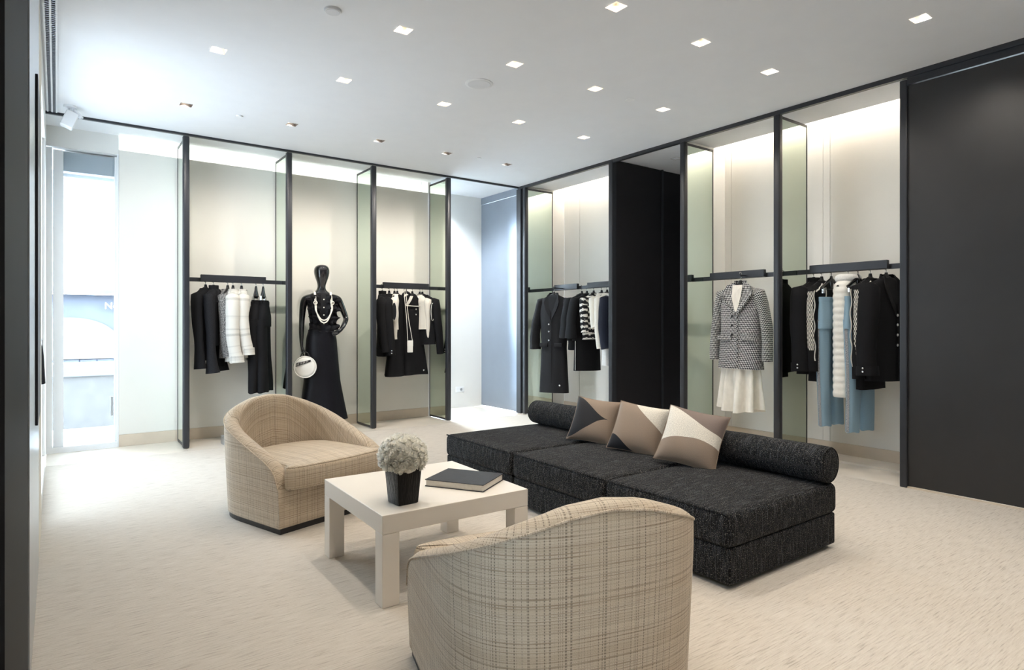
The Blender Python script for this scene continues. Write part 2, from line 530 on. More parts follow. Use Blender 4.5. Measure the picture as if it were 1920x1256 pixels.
# right wall: two alcoves, a passage, an alcove, and the black sliding panel
wall_right = struct('wall_right', MB().box(XW + 0.02, XW + 0.1, 2.1, 4.37, 0, H + 0.3).box(XW + 0.02, XW + 0.1, 5.38, 7.25, 0, H + 0.3), M['wall_paint'])
for y0, y1 in ((2.13, 3.13), (3.13, 3.20), (3.20, 4.25), (4.25, 4.37), (5.41, 6.80), (6.80, 7.14)):
    MB().box(XW, XW + 0.02, y0 + 0.002, y1 - 0.002, 0.132, H + 0.3).build('panel', M['wall_panel'], wall_right)
struct('baseboard_right', MB().box(XW - 0.008, XW + 0.02, 2.15, 4.37, 0.022, 0.13).box(XW - 0.008, XW + 0.02, 5.41, 7.14, 0.022, 0.13), M['baseboard_stone'])
emit('cove_warm', (1.0, 0.87, 0.72), 32.0)
for y0, y1, lab in ((2.2, 4.3, 'thin warm linear light above the denim and tweed bays'), (5.45, 7.1, 'thin warm linear light above the long coat bay')):
    c2 = tag(MB().box(6.03, 6.06, y0, y1, H + 0.200, H + 0.206).build('cove_light', M['cove_warm']), lab, 'light strip')
    MB().box(6.005, 6.065, y0, y1, H + 0.207, H + 0.23).build('channel', M['white_frame'], c2)
struct('trim_slot_lid', MB().box(5.95, XW + 0.1, 2.1, 4.37, H + 0.3, H + 0.32).box(5.95, XW + 0.1, 5.38, 7.25, H + 0.3, H + 0.32), M['wall_paint'])
struct('wall_alcove_near', MB().box(XR + 0.06, XW, 2.10, 2.13, 0, H + 0.3), M['wall_paint'])
struct('wall_alcove_far', MB().box(XR + 0.06, XW, 7.14, 7.2, 0, H + 0.3), M['wall_paint'])
struct('wall_passage_right', MB().box(XR + 0.06, 8.0, 4.335, 4.37, 0, H), M['wall_paint'])
wpl = struct('wall_passage_left', MB().box(XR + 0.05, 8.0, 5.37, 5.41, 0, H), M['dark_passage'])
MB().box(XR + 0.05, 6.30, 5.352, 5.37, 0.01, H - 0.005).build('panel', M['dark_passage'], wpl)
MB().box(6.325, 7.6, 5.358, 5.37, 0.01, H - 0.09).build('panel', M['dark_passage'], wpl)
MB().box(6.30, 6.325, 5.335, 5.37, 0.0, H).build('stile', M['dark_frame'], wpl)
struct('wall_passage_end', MB().box(8.0, 8.1, 4.3, 5.5, 0, H), M['dark_passage'])
struct('trim_3', MB().box(XR - 0.03, XR + 0.05, 5.345, 5.41, 0, H - 0.005), M['dark_frame'], bevel=0.012, seg=3)
# sliding panel
sp = struct('wall_right_near', MB().box(XR + 0.01, XR + 0.06, YR, 2.13, 0.015, 3.18), M['black_panel'])
MB().box(XR - 0.01, XR + 0.06, 2.13, 2.185, 0.0, H - 0.05).build('post', M['dark_frame'], sp, bevel=0.008)
MB().box(XR - 0.008, XR + 0.06, YR, 2.13, 3.185, H - 0.04).build('header', M['dark_frame'], sp)
MB().box(XR - 0.004, XR + 0.02, YR, 2.13, 0.0, 0.013).build('floor_track', M['baseboard_stone'], sp)
# steel door leaf in the recess and the corner post
st = thing('steel_door', 'tall blue-grey steel door panel in the far corner recess', 'door', (5.43, 7.3, 0))
MB().box(0.0, 0.05, 0.03, 0.95, 0.012, 3.17).build('leaf', M['steel_panel'], st, bevel=0.004)
MB().box(-0.004, 0.05, 0.0, 0.95, 3.175, H - 0.002).build('header', M['steel_panel'], st)
MB().box(-0.006, 0.05, 0.0, 0.028, 0.0, 3.17).build('stile', M['steel_panel'], st)
struct('trim_4', MB().box(XR - 0.02, XR + 0.07, 7.19, 7.295, 0, H - 0.03), M['dark_frame'], bevel=0.008)
# dark ceiling lines
struct('trim_1', MB().box(XL, XR, YB - 0.015, YB + 0.02, H - 0.022, H + 0.01), M['dark_frame'])
struct('trim_2', MB().box(XR - 0.02, XR + 0.02, YR, YB - 0.0, H - 0.04, H + 0.01), M['dark_frame'])


# ---------------------------------------------------------------- outside
plain('street', (0.30, 0.30, 0.31), 0.8, var=0.1, nscale=1.5)
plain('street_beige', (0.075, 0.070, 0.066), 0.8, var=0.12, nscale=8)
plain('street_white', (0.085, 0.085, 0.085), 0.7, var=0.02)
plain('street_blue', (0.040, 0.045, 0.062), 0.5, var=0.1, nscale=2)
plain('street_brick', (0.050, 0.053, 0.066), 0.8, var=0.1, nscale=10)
tag(MB().box(-30, 30, 8.35, 40, -0.14, -0.04).box(-30, XL - 0.15, -20, 8.35, -0.14, -0.04).build('ground', M['street']), kind='structure')
gw = thing('garden_wall', 'low pale stone street wall with white coping outside the window', 'wall', (0.9, 9.7, -0.04))
MB().box(-1.6, 1.2, 0, 0.25, 0, 0.66).build('body', M['street_beige'], gw)
MB().box(-1.65, 1.25, -0.04, 0.29, 0.66, 0.83).build('coping', M['street_white'], gw, bevel=0.01)
bw = thing('brick_wall', 'grey-blue brick wall across the street behind the white coping', 'wall', (1.5, 13.0, -0.04))
MB().box(-2.4, 1.6, 0.02, 0.25, 0, 0.72).build('core', M['street_blue'], bw)
_bm = MB().box(0, 0.235, 0.0, 0.03, 0, 0.062).mesh('brick', M['street_brick'])
for r in range(4):
    for k in range(10):
        bo = put(bpy.data.objects.new('brick', _bm), bw); bo.location = (-2.3 + k * 0.25 + (0.125 if r % 2 else 0), 0, 0.44 + r * 0.072)
MB().box(-2.4, 1.6, -0.02, 0.28, 0.73, 1.06).build('coping', M['street_white'], bw)
sf = thing('shop_front', 'pale shop front across the street with a white sign over blue glass', 'building', (1.2, 17.0, -0.04))
MB().box(-2.6, 2.4, 0, 0.3, 2.02, 5.6).build('facade', M['street_white'], sf)
MB().box(-2.6, 2.4, -0.06, 0.0, 2.0, 2.11).build('cornice', M['street_blue'], sf)
MB().box(-2.6, 2.4, 0.3, 0.4, 0.0, 2.0).build('shop_window', M['street_blue'], sf)
MB().box(-2.6, 2.4, -0.1, 0.1, 0.55, 0.95).build('sill', M['street_white'], sf)
ap = []
for k in range(25):
    a = PI * k / 24
    ap.append((-0.95 + 0.9 * math.cos(a), 0.95 + 0.52 * math.sin(a)))
mb = MB()
mb.loft([[(x, 0.2, z) for x, z in ap], [(x, 0.28, z) for x, z in ap]])
mb.build('arch_panel', M['street_white'], sf)
fc = bpy.data.curves.new('sign_text', 'FONT'); fc.body = 'Ne'; fc.size = 0.21; fc.extrude = 0.01
_tmp = put(bpy.data.objects.new('sign_source', fc)); _sm = bpy.data.meshes.new_from_object(_tmp); bpy.data.objects.remove(_tmp)
fo = put(bpy.data.objects.new('sign_letters', _sm), sf); fo.rotation_euler = (PI / 2, 0, 0); fo.location = (-0.31, 0.15, 1.68)
t = NT('sign_white'); t.base((0.6, 0.6, 0.6)); t.p(Roughness=0.6); _sm.materials.clear(); _sm.materials.append(t.m)

tag(MB().box(-2.4, -2.2, -5, 4.4, -0.04, 9.0).build('unseen_screen_wall', plain('street_pale', (0.26, 0.27, 0.28), 0.8, var=0.05)), kind='structure')  # unseen wall added to cut and soften the sky light at the near window
# sky portals at the openings help the renderer find the daylight
def portal(name, loc, rot, sx, sy):
    l = bpy.data.lights.new(name, 'AREA'); l.shape = 'RECTANGLE'; l.size = sx; l.size_y = sy; l.cycles.is_portal = True
    o = put(bpy.data.objects.new(name, l)); o.location = loc; o.rotation_euler = rot
portal('sky_portal', (0.23, 7.95, 1.55), (-PI / 2, 0, 0), 0.6, 3.1)
portal('sky_portal', (4.525, 8.36, 1.5), (-PI / 2, 0, 0), 0.55, 2.9)
portal('sky_portal', (XL - 0.14, 0.88, 1.525), (0, -PI / 2, 0), 2.85, 0.96)


# ================================================================ FIXED FITTINGS
def mirror_panel(label, loc, rotz):
    """upright framed mirror fin: local x runs from the front post to the back edge"""
    o = thing('mirror_panel', label, 'mirror', loc, rotz, 'framed mirror fins between the bays')
    MB().box(-0.032, 0.032, -0.031, 0.031, 0.006, 3.245).build('front_post', M['dark_frame'], o, bevel=0.014, seg=3, smooth=40)
    MB().box(0.032, 0.50, -0.009, 0.009, 0.006, 0.03).build('bottom_rail', M['dark_frame'], o)
    MB().box(0.032, 0.50, -0.009, 0.009, 3.215, 3.24).build('top_rail', M['dark_frame'], o)
    MB().box(0.49, 0.502, -0.009, 0.009, 0.006, 3.24).build('back_edge', M['dark_frame'], o)
    MB().box(0.032, 0.49, -0.006, 0.006, 0.03, 3.215).build('mirror_pane', M['mirror'], o)
    return o


for x, lab in ((1.085, 'framed mirror fin between the bright window panel and the tweed jacket bay'),
               (2.135, 'framed mirror fin between the black trousers and the mannequin'),
               (3.16, 'framed mirror fin just right of the mannequin'),
               (4.225, 'framed mirror fin right of the black dresses, by the daylit recess')):
    mirror_panel(lab, (x, 7.225, 0), PI / 2)
for y, lab in ((7.10, 'framed mirror fin left of the long charcoal coat, beside the steel door'),
               (4.305, 'framed mirror fin left of the tweed jacket, beside the dark passage'),
               (3.225, 'framed mirror fin between the tweed jacket and the denim bay')):
    mirror_panel(lab, (XR, y, 0), 0)


def rail(label, loc, rotz, length, plates):
    """local x along the rail, local -y towards the room"""
    o = thing('clothes_rail', label, 'clothes rail', loc, rotz)
    MB().box(0, length, -0.012, 0.012, -0.022, 0.022).build('bar', M['dark_frame'], o, bevel=0.002)
    for a, b in plates:
        MB().box(a, b, -0.055, -0.013, -0.02, 0.055).build('front_plate', M['dark_frame'], o, bevel=0.004)
    return o


RZ = 1.778
rail('dark clothes rail carrying the tweed jackets and black trousers', (1.094, 7.50, RZ), 0, 1.034, [(0.17, 0.85)])
rail('dark clothes rail carrying the black and beaded outfits', (3.169, 7.50, RZ), 0, 1.046, [(0.23, 0.89)])
rail('dark clothes rail carrying the long coat and striped knit', (5.76, 7.09, RZ + 0.01), -PI / 2, 1.67, [(0.30, 0.78), (0.98, 1.66)])
rail('dark clothes rail carrying the single tweed jacket', (5.76, 4.296, RZ + 0.01), -PI / 2, 1.06, [(0.116, 0.756)])
rail('dark clothes rail carrying the jeans and black jackets', (5.76, 3.215, RZ + 0.01), -PI / 2, 1.08, [(0.14, 0.82)])


# recessed square downlights
emit('lamp_warm', (1.0, 0.86, 0.68), 25.0)


def downlight_proto(dark):
    o = thing('downlight', 'x', 'ceiling light')
    a = HOLE - 0.0005
    b = MB()
    for i in range(4):       # four walls of the recess and its lid
        c, s = math.cos(i * PI / 2), math.sin(i * PI / 2)
        q = [(-a, -a, 0), (a, -a, 0), (a, -a, 0.09), (-a, -a, 0.09)]
        b.add([(x * c - y * s, x * s + y * c, z) for x, y, z in q], [(3, 2, 1, 0)])
    b.add([(-a, -a, 0.09), (a, -a, 0.09), (a, a, 0.09), (-a, a, 0.09)], [(3, 2, 1, 0)])
    b.build('recess', M['reflector_dark' if dark else 'reflector'], o)
    r = MB()
    for i in range(4):
        c, s = math.cos(i * PI / 2), math.sin(i * PI / 2)
        q = [(-a - 0.004, -a - 0.004, -0.002), (a + 0.004, -a - 0.004, -0.002), (a - 0.002, -a + 0.002, -0.002), (-a + 0.002, -a + 0.002, -0.002)]
        r.add([(x * c - y * s, x * s + y * c, z) for x, y, z in q], [(3, 2, 1, 0)])
    r.build('rim', M['white_frame'], o)
    zz = 0.06
    MB().lathe([(0.036, zz + 0.02), (0.036, zz), (0.03, zz - 0.003)], 20, cap0=False, cap1=False).build('lamp_ring', M['silver'], o, smooth=40)
    MB().lathe([(0.030, zz + 0.004), (0.029, zz + 0.001)], 20).build('lamp', M['lamp_warm'], o)
    return o


spot_d = bpy.data.lights.new('downlight_beam', 'SPOT')
spot_d.energy = SPOT_W; spot_d.color = WARM; spot_d.spot_size = math.radians(100); spot_d.spot_blend = 0.9; spot_d.shadow_soft_size = 0.03
wash_d = spot_d.copy(); wash_d.energy = SPOT_W * 1.9; wash_d.color = (1.0, 0.92, 0.82); wash_d.spot_size = math.radians(110); wash_d.name = 'wall_wash_beam'
rowname = {6.30: 'along the mannequin wall', 4.905: 'in the second row', 3.83: 'in the middle row', 2.76: 'in the row over the sofa', 1.70: 'in the nearest visible row', 0.63: 'in the row overhead', -0.44: 'in the row behind the camera'}
colname = ['nearest the left wall', 'second from the left wall', 'in the centre file', 'second from the right wall', 'nearest the right wall']
protos = {}
for j, y in enumerate(LY):
    for i, x in enumerate(LX):
        dark = (j == 0); side = (i == 4 and 0 < j < 5)
        if dark not in protos:
            protos[dark] = o = downlight_proto(dark)
        else:
            o = copy_tree(protos[dark])
        o.location = (x, y, H)
        tag(o, ('dark ' if dark else 'lit ') + 'square recessed downlight ' + rowname[y] + ', ' + colname[i], None, 'square recessed downlights')
        sl = put(bpy.data.objects.new('downlight_beam', wash_d if dark or side else spot_d), o); sl.location = (0, 0, 0.0 if dark or side else 0.055)
        if side: sl.rotation_euler = (0, math.radians(-24), 0)
        if dark: sl.rotation_euler = (math.radians(30), 0, 0)      # tilted to wash the bays
o = copy_tree(protos[False]); o.location = (6.005, 4.872, H - 0.004)
for c in list(o.children):
    if c.type == 'LIGHT': bpy.data.objects.remove(c)
tag(o, 'lit downlight in the ceiling of the dark passage', None, 'square recessed downlights')

o = copy_tree(protos[False]); o.location = (4.40, 7.86, H - 0.004)  # unseen cool lamp added to brighten the recess
tag(o, 'added cool downlight brightening the recess, unseen behind the last mirror fin', None, 'square recessed downlights')
for c in o.children:
    if c.type == 'LIGHT':
        c.data = spot_d.copy(); c.location = (0, 0, -0.012); c.data.energy = 150.0; c.data.color = (0.82, 0.91, 1.0); c.data.spot_size = math.radians(130)
plain('grille_grey', (0.70, 0.72, 0.75), 0.8)
# round ceiling fittings
def disc(name, label, cat, x, y, r, h, rings=0):
    o = thing(name, label, cat, (x, y, H))
    MB().lathe([(r, 0), (r, -h * 0.5), (r * 0.93, -h)], 32).build('housing', M['white_frame'], o, smooth=35)
    if rings:
        MB().lathe([(r * 0.82, -h), (r * 0.80, -h - 0.002), (0.01, -h - 0.002)], 32).build('grille', M['grille_grey'], o, smooth=35)
    return o
disc('smoke_detector', 'small white round detector on the ceiling top centre-left', 'detector', 1.41, 3.847, 0.055, 0.014, 1)
disc('ceiling_speaker', 'large flat round white speaker grille in the ceiling', 'speaker', 2.817, 4.316, 0.115, 0.006, 1)
disc('ceiling_sensor', 'tiny white sensor near the dark downlights by the window', 'sensor', 1.408, 6.329, 0.03, 0.012)
disc('ceiling_sensor', 'tiny white sensor between lit downlights towards the right wall', 'sensor', 4.098, 3.837, 0.04, 0.005)
disc('ceiling_sensor', 'tiny white sensor between dark downlights near the far corner', 'sensor', 4.079, 6.25, 0.03, 0.012)

# air diffuser along the left wall
ad = thing('air_diffuser', 'long twin-slot air diffuser in the ceiling along the left wall', 'vent', (XL + 0.012, 5.0, H))
MB().box(0.0, 0.078, -2.6, 2.2, -0.004, 0.0).build('backing', M['vent_dark'], ad)
for x0, x1 in ((0.0, 0.012), (0.033, 0.045), (0.066, 0.078)):
    MB().box(x0, x1, -2.6, 2.2, -0.016, -0.004).build('rail', M['white_frame'], ad)
fins = MB()
for k in range(150):
    y = -2.58 + k * 0.032
    fins.box(0.012, 0.033, y, y + 0.006, -0.012, -0.004).box(0.045, 0.066, y + 0.016, y + 0.022, -0.012, -0.004)
fb = fins.build('vane', M['grey_metal'], ad); fb['kind'] = 'stuff'

# white twin spotlight below the ceiling in the window corner
sl = thing('ceiling_spotlight', 'white twin-head ceiling spotlight above the bright window', 'spotlight', (0.10, 6.95, H))
MB().lathe([(0.05, 0), (0.05, -0.02), (0.012, -0.025)], 24).build('base', M['white_frame'], sl, smooth=40)
MB().tube([(0, 0, -0.02), (0.0, 0, -0.06), (-0.02, 0, -0.085)], 0.009, 10).build('arm', M['white_frame'], sl, smooth=60)
m1 = MB(); m1.rbox(-0.05, 0.05, -0.05, 0.05, -0.075, 0.075, 0.012); m1.xform(Matrix.Translation((-0.005, 0, -0.13)) @ Matrix.Rotation(math.radians(22), 4, 'Y'))
m1.build('lamp_head', M['white_frame'], sl, smooth=40)
m2 = MB(); m2.tube([(0.03, 0, -0.03), (0.085, -0.02, -0.105)], [0.015, 0.018], 14); h2 = m2.build('small_head', M['white_frame'], sl, smooth=50)
MB().tube([(0.0851, -0.02, -0.1052), (0.0865, -0.0205, -0.107)], 0.013, 14).build('lens', M['grey_metal'], h2)

# wall socket and small floor box
so = thing('wall_socket', 'white wall socket low in the daylit recess', 'socket', (5.03, YD, 0.28))
MB().rbox(-0.075, 0.075, -0.012, 0.0, -0.04, 0.04, 0.005).build('plate', M['white_frame'], so, smooth=40)
MB().lathe([(0.022, 0), (0.018, 0.002)], 16).xform(Matrix.Translation((0.02, -0.0125, 0)) @ Matrix.Rotation(PI / 2, 4, 'X')).build('outlet', M['grey_metal'], so)
fbx = thing('floor_box', 'small dark metal block on the floor below the tweed jackets', 'box', (1.50, 7.24, 0))
MB().rbox(-0.06, 0.11, -0.13, 0.10, 0.0, 0.085, 0.004).build('body', M['grey_metal'], fbx, smooth=40)
MB().box(-0.02, 0.111, -0.132, -0.129, 0.004, 0.06).build('front', M['black_plastic'], fbx)

# ================================================================ FURNITURE
def se(c, p):   # signed power
    return math.copysign(abs(c) ** p, c)


def pad(mb, outline, z0, z1, r, puff=0.0, seg=5, inner=7):
    """soft pad from a plan outline (list of (x, y), counter-clockwise), rounded top and bottom edges"""
    n = len(outline)
    cx = sum(p[0] for p in outline) / n; cy = sum(p[1] for p in outline) / n
    N = []
    for k in range(n):
        a = Vector(outline[k - 1]); b = Vector(outline[(k + 1) % n])
        d = (b - a).normalized(); N.append(Vector((d.y, -d.x)))
    rings = []
    def ring(off, z): return [(outline[k][0] - N[k].x * off, outline[k][1] - N[k].y * off, z) for k in range(n)]
    for k in range(seg + 1):
        a = PI / 2 * k / seg
        rings.append(ring(r * (1 - math.sin(a)), z0 + r * (1 - math.cos(a))))
    for k in range(seg + 1):
        a = PI / 2 * k / seg
        rings.append(ring(r * (1 - math.cos(a)), z1 - r * (1 - math.sin(a))))
    last = rings[-1]
    for k in range(1, inner + 1):
        f = 1 - k / (inner + 0.3)
        rings.append([(cx + (p[0] - cx) * f, cy + (p[1] - cy) * f, z1 + puff * (1 - f * f)) for p in last])
    mb.loft(rings, True, True)
    return mb


def make_armchair(label, loc, rotz):
    """tub chair, local front is -y"""
    o = thing('armchair', label, 'armchair', loc, rotz)
    W, D = 0.893, 0.83
    hw, hd = W / 2, D / 2
    y0 = -0.02
    path = []          # outer plan from the left arm front round the back to the right arm front
    ns = 12
    for k in range(ns): path.append((-hw, lerp(-hd, y0, k / ns)))
    nb = 44
    for k in range(nb + 1):
        a = PI - PI * k / nb
        path.append((hw * se(math.cos(a), 2 / 3.0), y0 + (hd - y0) * se(math.sin(a), 2 / 3.0)))
    for k in range(1, ns + 1): path.append((hw, lerp(y0, -hd, k / ns)))
    n = len(path)
    arc = [0.0]
    for k in range(1, n): arc.append(arc[-1] + math.dist(path[k], path[k - 1]))
    L = arc[-1]
    prof = [(0.0, 0.30), (0.025, 0.38), (0.06, 0.42), (0.12, 0.455), (0.32, 0.54), (0.52, 0.625), (0.72, 0.71), (0.88, 0.764), (1.0, 0.778)]
    T = 0.092
    secs = []; uvs = []
    for k in range(n):
        x, y = path[k]
        a = 1 - abs(arc[k] / L * 2 - 1)
        zr = interp(prof, a)
        p0 = Vector(path[max(k - 1, 0)]); p1 = Vector(path[min(k + 1, n - 1)])
        d = (p1 - p0).normalized(); nin = Vector((d.y, -d.x))         # inward
        if k == 0 or k == n - 1: nin = Vector((1 if x < 0 else -1, 0))
        sec = []
        def pt(off, z):
            s = 0.945 + 0.055 * min(1, z / 0.55)
            return (x * s + nin.x * off, y * (s if y > 0 else 1.0) + nin.y * off, z)
        r = T / 2
        zt = zr - 0.034
        for q in range(9): sec.append(pt(0, lerp(0.035, zt, q / 8)))
        for q in range(1, 8):
            b = PI * q / 8
            sec.append(pt(r - r * math.cos(b), zt + 0.034 * math.sin(b)))
        for q in range(6): sec.append(pt(T + 0.02 * q / 5, lerp(zt, 0.26, q / 5)))
        secs.append(sec)
    m = len(secs[0])
    mb = MB(); vs = [p for s_ in secs for p in s_]; fs = []; us = []
    vl = [[0.0] for _ in range(n)]
    for k in range(n):
        for q in range(1, m): vl[k].append(vl[k][-1] + math.dist(secs[k][q], secs[k][q - 1]))
    for k in range(n - 1):
        for q in range(m - 1):
            fs.append((k * m + q, k * m + q + 1, (k + 1) * m + q + 1, (k + 1) * m + q))
            us.append([(arc[k], vl[k][q]), (arc[k], vl[k][q + 1]), (arc[k + 1], vl[k + 1][q + 1]), (arc[k + 1], vl[k + 1][q])])
    for k, rev in ((0, False), (n - 1, True)):     # arm fronts
        f = [k * m + q for q in range(m)]
        uu = [(secs[k][q][0], secs[k][q][2]) for q in range(m)]
        fs.append(f[::-1] if rev else f); us.append(uu[::-1] if rev else uu)
    mb.add(vs, fs, us)
    sh = mb.build('shell', M['tweed'], o, smooth=50)
    # welt where the outside meets the rolled rim
    wp = []
    for k in range(n):
        s_ = secs[k]; wp.append((s_[8][0], s_[8][1], s_[8][2] + 0.010))
    MB().tube(wp, 0.0042, 6).build('piping', M['tweed'], sh, smooth=60)
    # front rail under the cushion
    MB().rbox(-hw * 0.955, hw * 0.955, -hd - 0.004, -hd + 0.05, 0.035, 0.29, 0.012).build('front_panel', M['tweed'], o, smooth=50, uvbox=True)
    # inner back seams
    for sg in (-1, 1):
        kk = int(n * (0.5 + sg * 0.20))
        s_ = secs[kk]
        MB().tube([(p[0], p[1], p[2]) for p in s_[12:22]], 0.0035, 6).build('seam', M['tweed'], sh, smooth=60)
    # cushion: runs between the arms, widens in front of them
    ol = []
    wi, wf = hw - T - 0.004, hw - 0.035
    yf = -hd - 0.075
    pts = [(-wf + 0.05, yf + 0.012), (-wf / 2, yf - 0.012), (0, yf - 0.018), (wf / 2, yf - 0.012), (wf - 0.05, yf + 0.012), (wf - 0.008, yf + 0.045), (wf - 0.012, -hd - 0.012), (wi, -hd + 0.04),
           (wi, -hd + 0.2), (wi, 0.02), (wi - 0.02, 0.14), (wi - 0.12, 0.245), (0.0, 0.285), (-wi + 0.12, 0.245), (-wi + 0.02, 0.14), (-wi, 0.02), (-wi, -hd + 0.2), (-wi, -hd + 0.04), (-wf + 0.012, -hd - 0.012), (-wf + 0.008, yf + 0.045)]
    # Chaikin smoothing
    for _ in range(2):
        q = []
        for k in range(len(pts)):
            a, b = Vector(pts[k]), Vector(pts[(k + 1) % len(pts)])
            q += [tuple(a * 0.75 + b * 0.25), tuple(a * 0.25 + b * 0.75)]
        pts = q
    cb = MB(); pad(cb, pts, 0.268, 0.418, 0.035, 0.022)
    cu = cb.build('seat_cushion', M['tweed'], o, smooth=70, uvbox=True)
    N2 = len(pts); wl = []
    for k in range(N2 + 1):
        a = Vector(pts[(k - 1) % N2]); b = Vector(pts[(k + 1) % N2]); d = (b - a).normalized(); nn = Vector((d.y, -d.x))
        wl.append((pts[k % N2][0] - nn.x * 0.012, pts[k % N2][1] - nn.y * 0.012, 0.409))
    MB().tube(wl, 0.0042, 6).build('piping', M['tweed'], cu, smooth=60)
    # dark plinth
    pl = [(p[0] * 0.93, p[1] * (0.93 if p[1] > 0 else 0.985)) for p in path]
    MB().loft([[(x, y, 0.0) for x, y in pl], [(x, y, 0.05) for x, y in pl]]).build('plinth', M['black_plastic'], o)
    return o


make_armchair('beige tweed tub armchair facing the camera beyond the white table', (1.38, 4.443, 0), math.radians(17.7))
make_armchair('beige tweed tub armchair seen from behind in the foreground', (1.42, 1.70, 0), math.radians(165))

# coffee table
ct = thing('coffee_table', 'low square white lacquered coffee table with thick legs', 'table', (1.617, 3.035, 0), math.radians(-1.5))
S, LG, TZ = 0.41, 0.085, 0.424
MB().box(-S, S, -S, S, TZ - 0.088, TZ).build('table_top', M['white_lacquer'], ct, bevel=0.003)
for sx in (-1, 1):
    for sy in (-1, 1):
        x0, x1 = sorted((sx * S, sx * (S - LG))); y0, y1 = sorted((sy * S, sy * (S - LG)))
        MB().box(x0, x1, y0, y1, 0, TZ - 0.0885).build('leg', M['white_lacquer'], ct, bevel=0.003)

# vase and bouquet
t = NT('vase_black'); co = t.co('Object'); nz = t.noise(t.scale(co, 120, 120, 14), 1.0, 3)
t.base((0.004, 0.004, 0.005)); t.p(Roughness=0.3, Specular_IOR_Level=0.25); t.bump(nz, 0.8, 0.006); M['vase'] = t.m
VX, VY = 1.372, 2.782
va = thing('vase', 'square black ribbed vase holding the white blossoms', 'vase', (VX, VY, TZ), math.radians(3))
def sq(h, z, r=0.006):
    p = []
    for i in range(4):
        c = [(1, 1), (-1, 1), (-1, -1), (1, -1)][i]
        for k in range(3):
            a = PI / 2 * i + PI / 4 * k
            p.append((c[0] * (h - r) + r * math.cos(a), c[1] * (h - r) + r * math.sin(a), z))
    return p
MB().loft([sq(0.052, 0.0), sq(0.055, 0.003), sq(0.067, 0.165), sq(0.063, 0.167), sq(0.060, 0.150), sq(0.05, 0.02)]).build('body', M['vase'], va, smooth=35)
bq = thing('bouquet', 'rounded bunch of white blossoms in the black vase', 'flowers', (VX, VY, TZ + 0.167))
random.seed(4)
def blossom_mesh():
    b = MB()
    for ringi, (cnt, tilt, ln, wd, up) in enumerate([(5, 0.75, 0.013, 0.011, 0.011), (7, 1.15, 0.020, 0.016, 0.007), (8, 1.45, 0.027, 0.02, 0.002)]):
        for k in range(cnt):
            a = 2 * PI * k / cnt + ringi * 0.4 + random.uniform(-.2, .2)
            tl = tilt + random.uniform(-.15, .15)
            def f(u, v, a=a, tl=tl, ln=ln, wd=wd, up=up):
                r = ln * u; x = (v - 0.5) * 2 * wd * math.sin(PI * min(1, 0.15 + u * 0.8)) ; 
                rr = r * math.sin(tl); z = up + r * math.cos(tl) + 0.003 * (2 * (v - .5)) ** 2 + 0.002 * u * u + 0.003 * math.sin(9 * v + a * 3) * u
                return (rr * math.cos(a) - x * math.sin(a), rr * math.sin(a) + x * math.cos(a), z)
            b.grid(f, 3, 4)
    return b.mesh('blossom', M['petal'], smooth=180)
bms = [blossom_mesh() for _ in range(3)]
RB = 0.098
cnt = 78
for k in range(cnt):
    zf = 1 - 1.62 * (k + 0.5) / cnt
    a = k * 2.39996
    rr = math.sqrt(max(0, 1 - zf * zf))
    d = Vector((rr * math.cos(a), rr * math.sin(a), zf))
    bo = put(bpy.data.objects.new('blossom', bms[k % 3]), bq)
    bo.location = (d.x * RB * 0.98, d.y * RB * 0.98, 0.062 + d.z * RB * 0.82)
    bo.rotation_mode = 'QUATERNION'
    bo.rotation_quaternion = d.to_track_quat('Z', 'Y') @ Vector((0, 0, 1)).rotation_difference(Vector((random.uniform(-.3, .3), random.uniform(-.3, .3), 1)).normalized())
    s_ = random.uniform(1.0, 1.25); bo.scale = (s_, s_, s_)
MB().lathe([(0.03, -0.10), (0.035, -0.01), (0.078, 0.03), (0.085, 0.07), (0.06, 0.12), (0.01, 0.135)], 20).build('flower_core', M['petal'], bq, smooth=60)

# book
bk = thing('book', 'large dark hardback book lying on the white table', 'book', (1.808, 2.912, TZ), math.radians(-57.5))
bw_, bh_ = 0.172, 0.137
MB().box(-bw_, bw_, -bh_, bh_, 0.0, 0.004).build('back_cover', M['book_cloth'], bk, bevel=0.001)
MB().box(-bw_, bw_, -bh_, bh_, 0.034, 0.038).build('front_cover', M['book_cloth'], bk, bevel=0.001)
MB().box(-bw_, bw_, bh_ - 0.004, bh_ + 0.001, 0.0, 0.038).build('spine', M['book_cloth'], bk, bevel=0.001)
MB().box(-bw_ + 0.005, bw_ - 0.005, -bh_ + 0.005, bh_ - 0.005, 0.0042, 0.0338).build('page_block', M['paper'], bk)

# sofa: three modules on bases, long bolster
so_ = thing('sofa', 'long low armless black boucle sofa of three seat modules', 'sofa', (2.62, 1.80, 0))
YS = [0.0, 0.86, 1.79, 2.73]
for k in range(3):
    a, b = YS[k], YS[k + 1]
    ba = MB().rbox(0.012, 1.03, a + 0.012, b - 0.008, 0.025, 0.205, 0.012).build('base', M['boucle'], so_, smooth=50, uvbox=True)
    for fx in (0.10, 0.90):
        for fy in (a + 0.08, b - 0.18):
            MB().box(fx, fx + 0.1, fy, fy + 0.1, 0.0, 0.03).build('foot', M['black_plastic'], ba)
    mb = MB().rbox(-0.005, 1.045, a + 0.002, b - 0.004, 0.20, 0.378, 0.042, 4)
    mb.v = [(x, y, z + (0.012 * math.sin(PI * max(0, min(1, x / 1.04))) * math.sin(PI * max(0, min(1, (y - a) / (b - a)))) if z > 0.33 else 0)) for x, y, z in mb.v]
    cu = mb.build('seat_cushion', M['boucle'], so_, smooth=70, uvbox=True)
    MB().tube([(0.006, a + 0.02, 0.372), (0.006, b - 0.02, 0.372)], 0.006, 6).build('piping', M['boucle'], cu, uvbox=True)
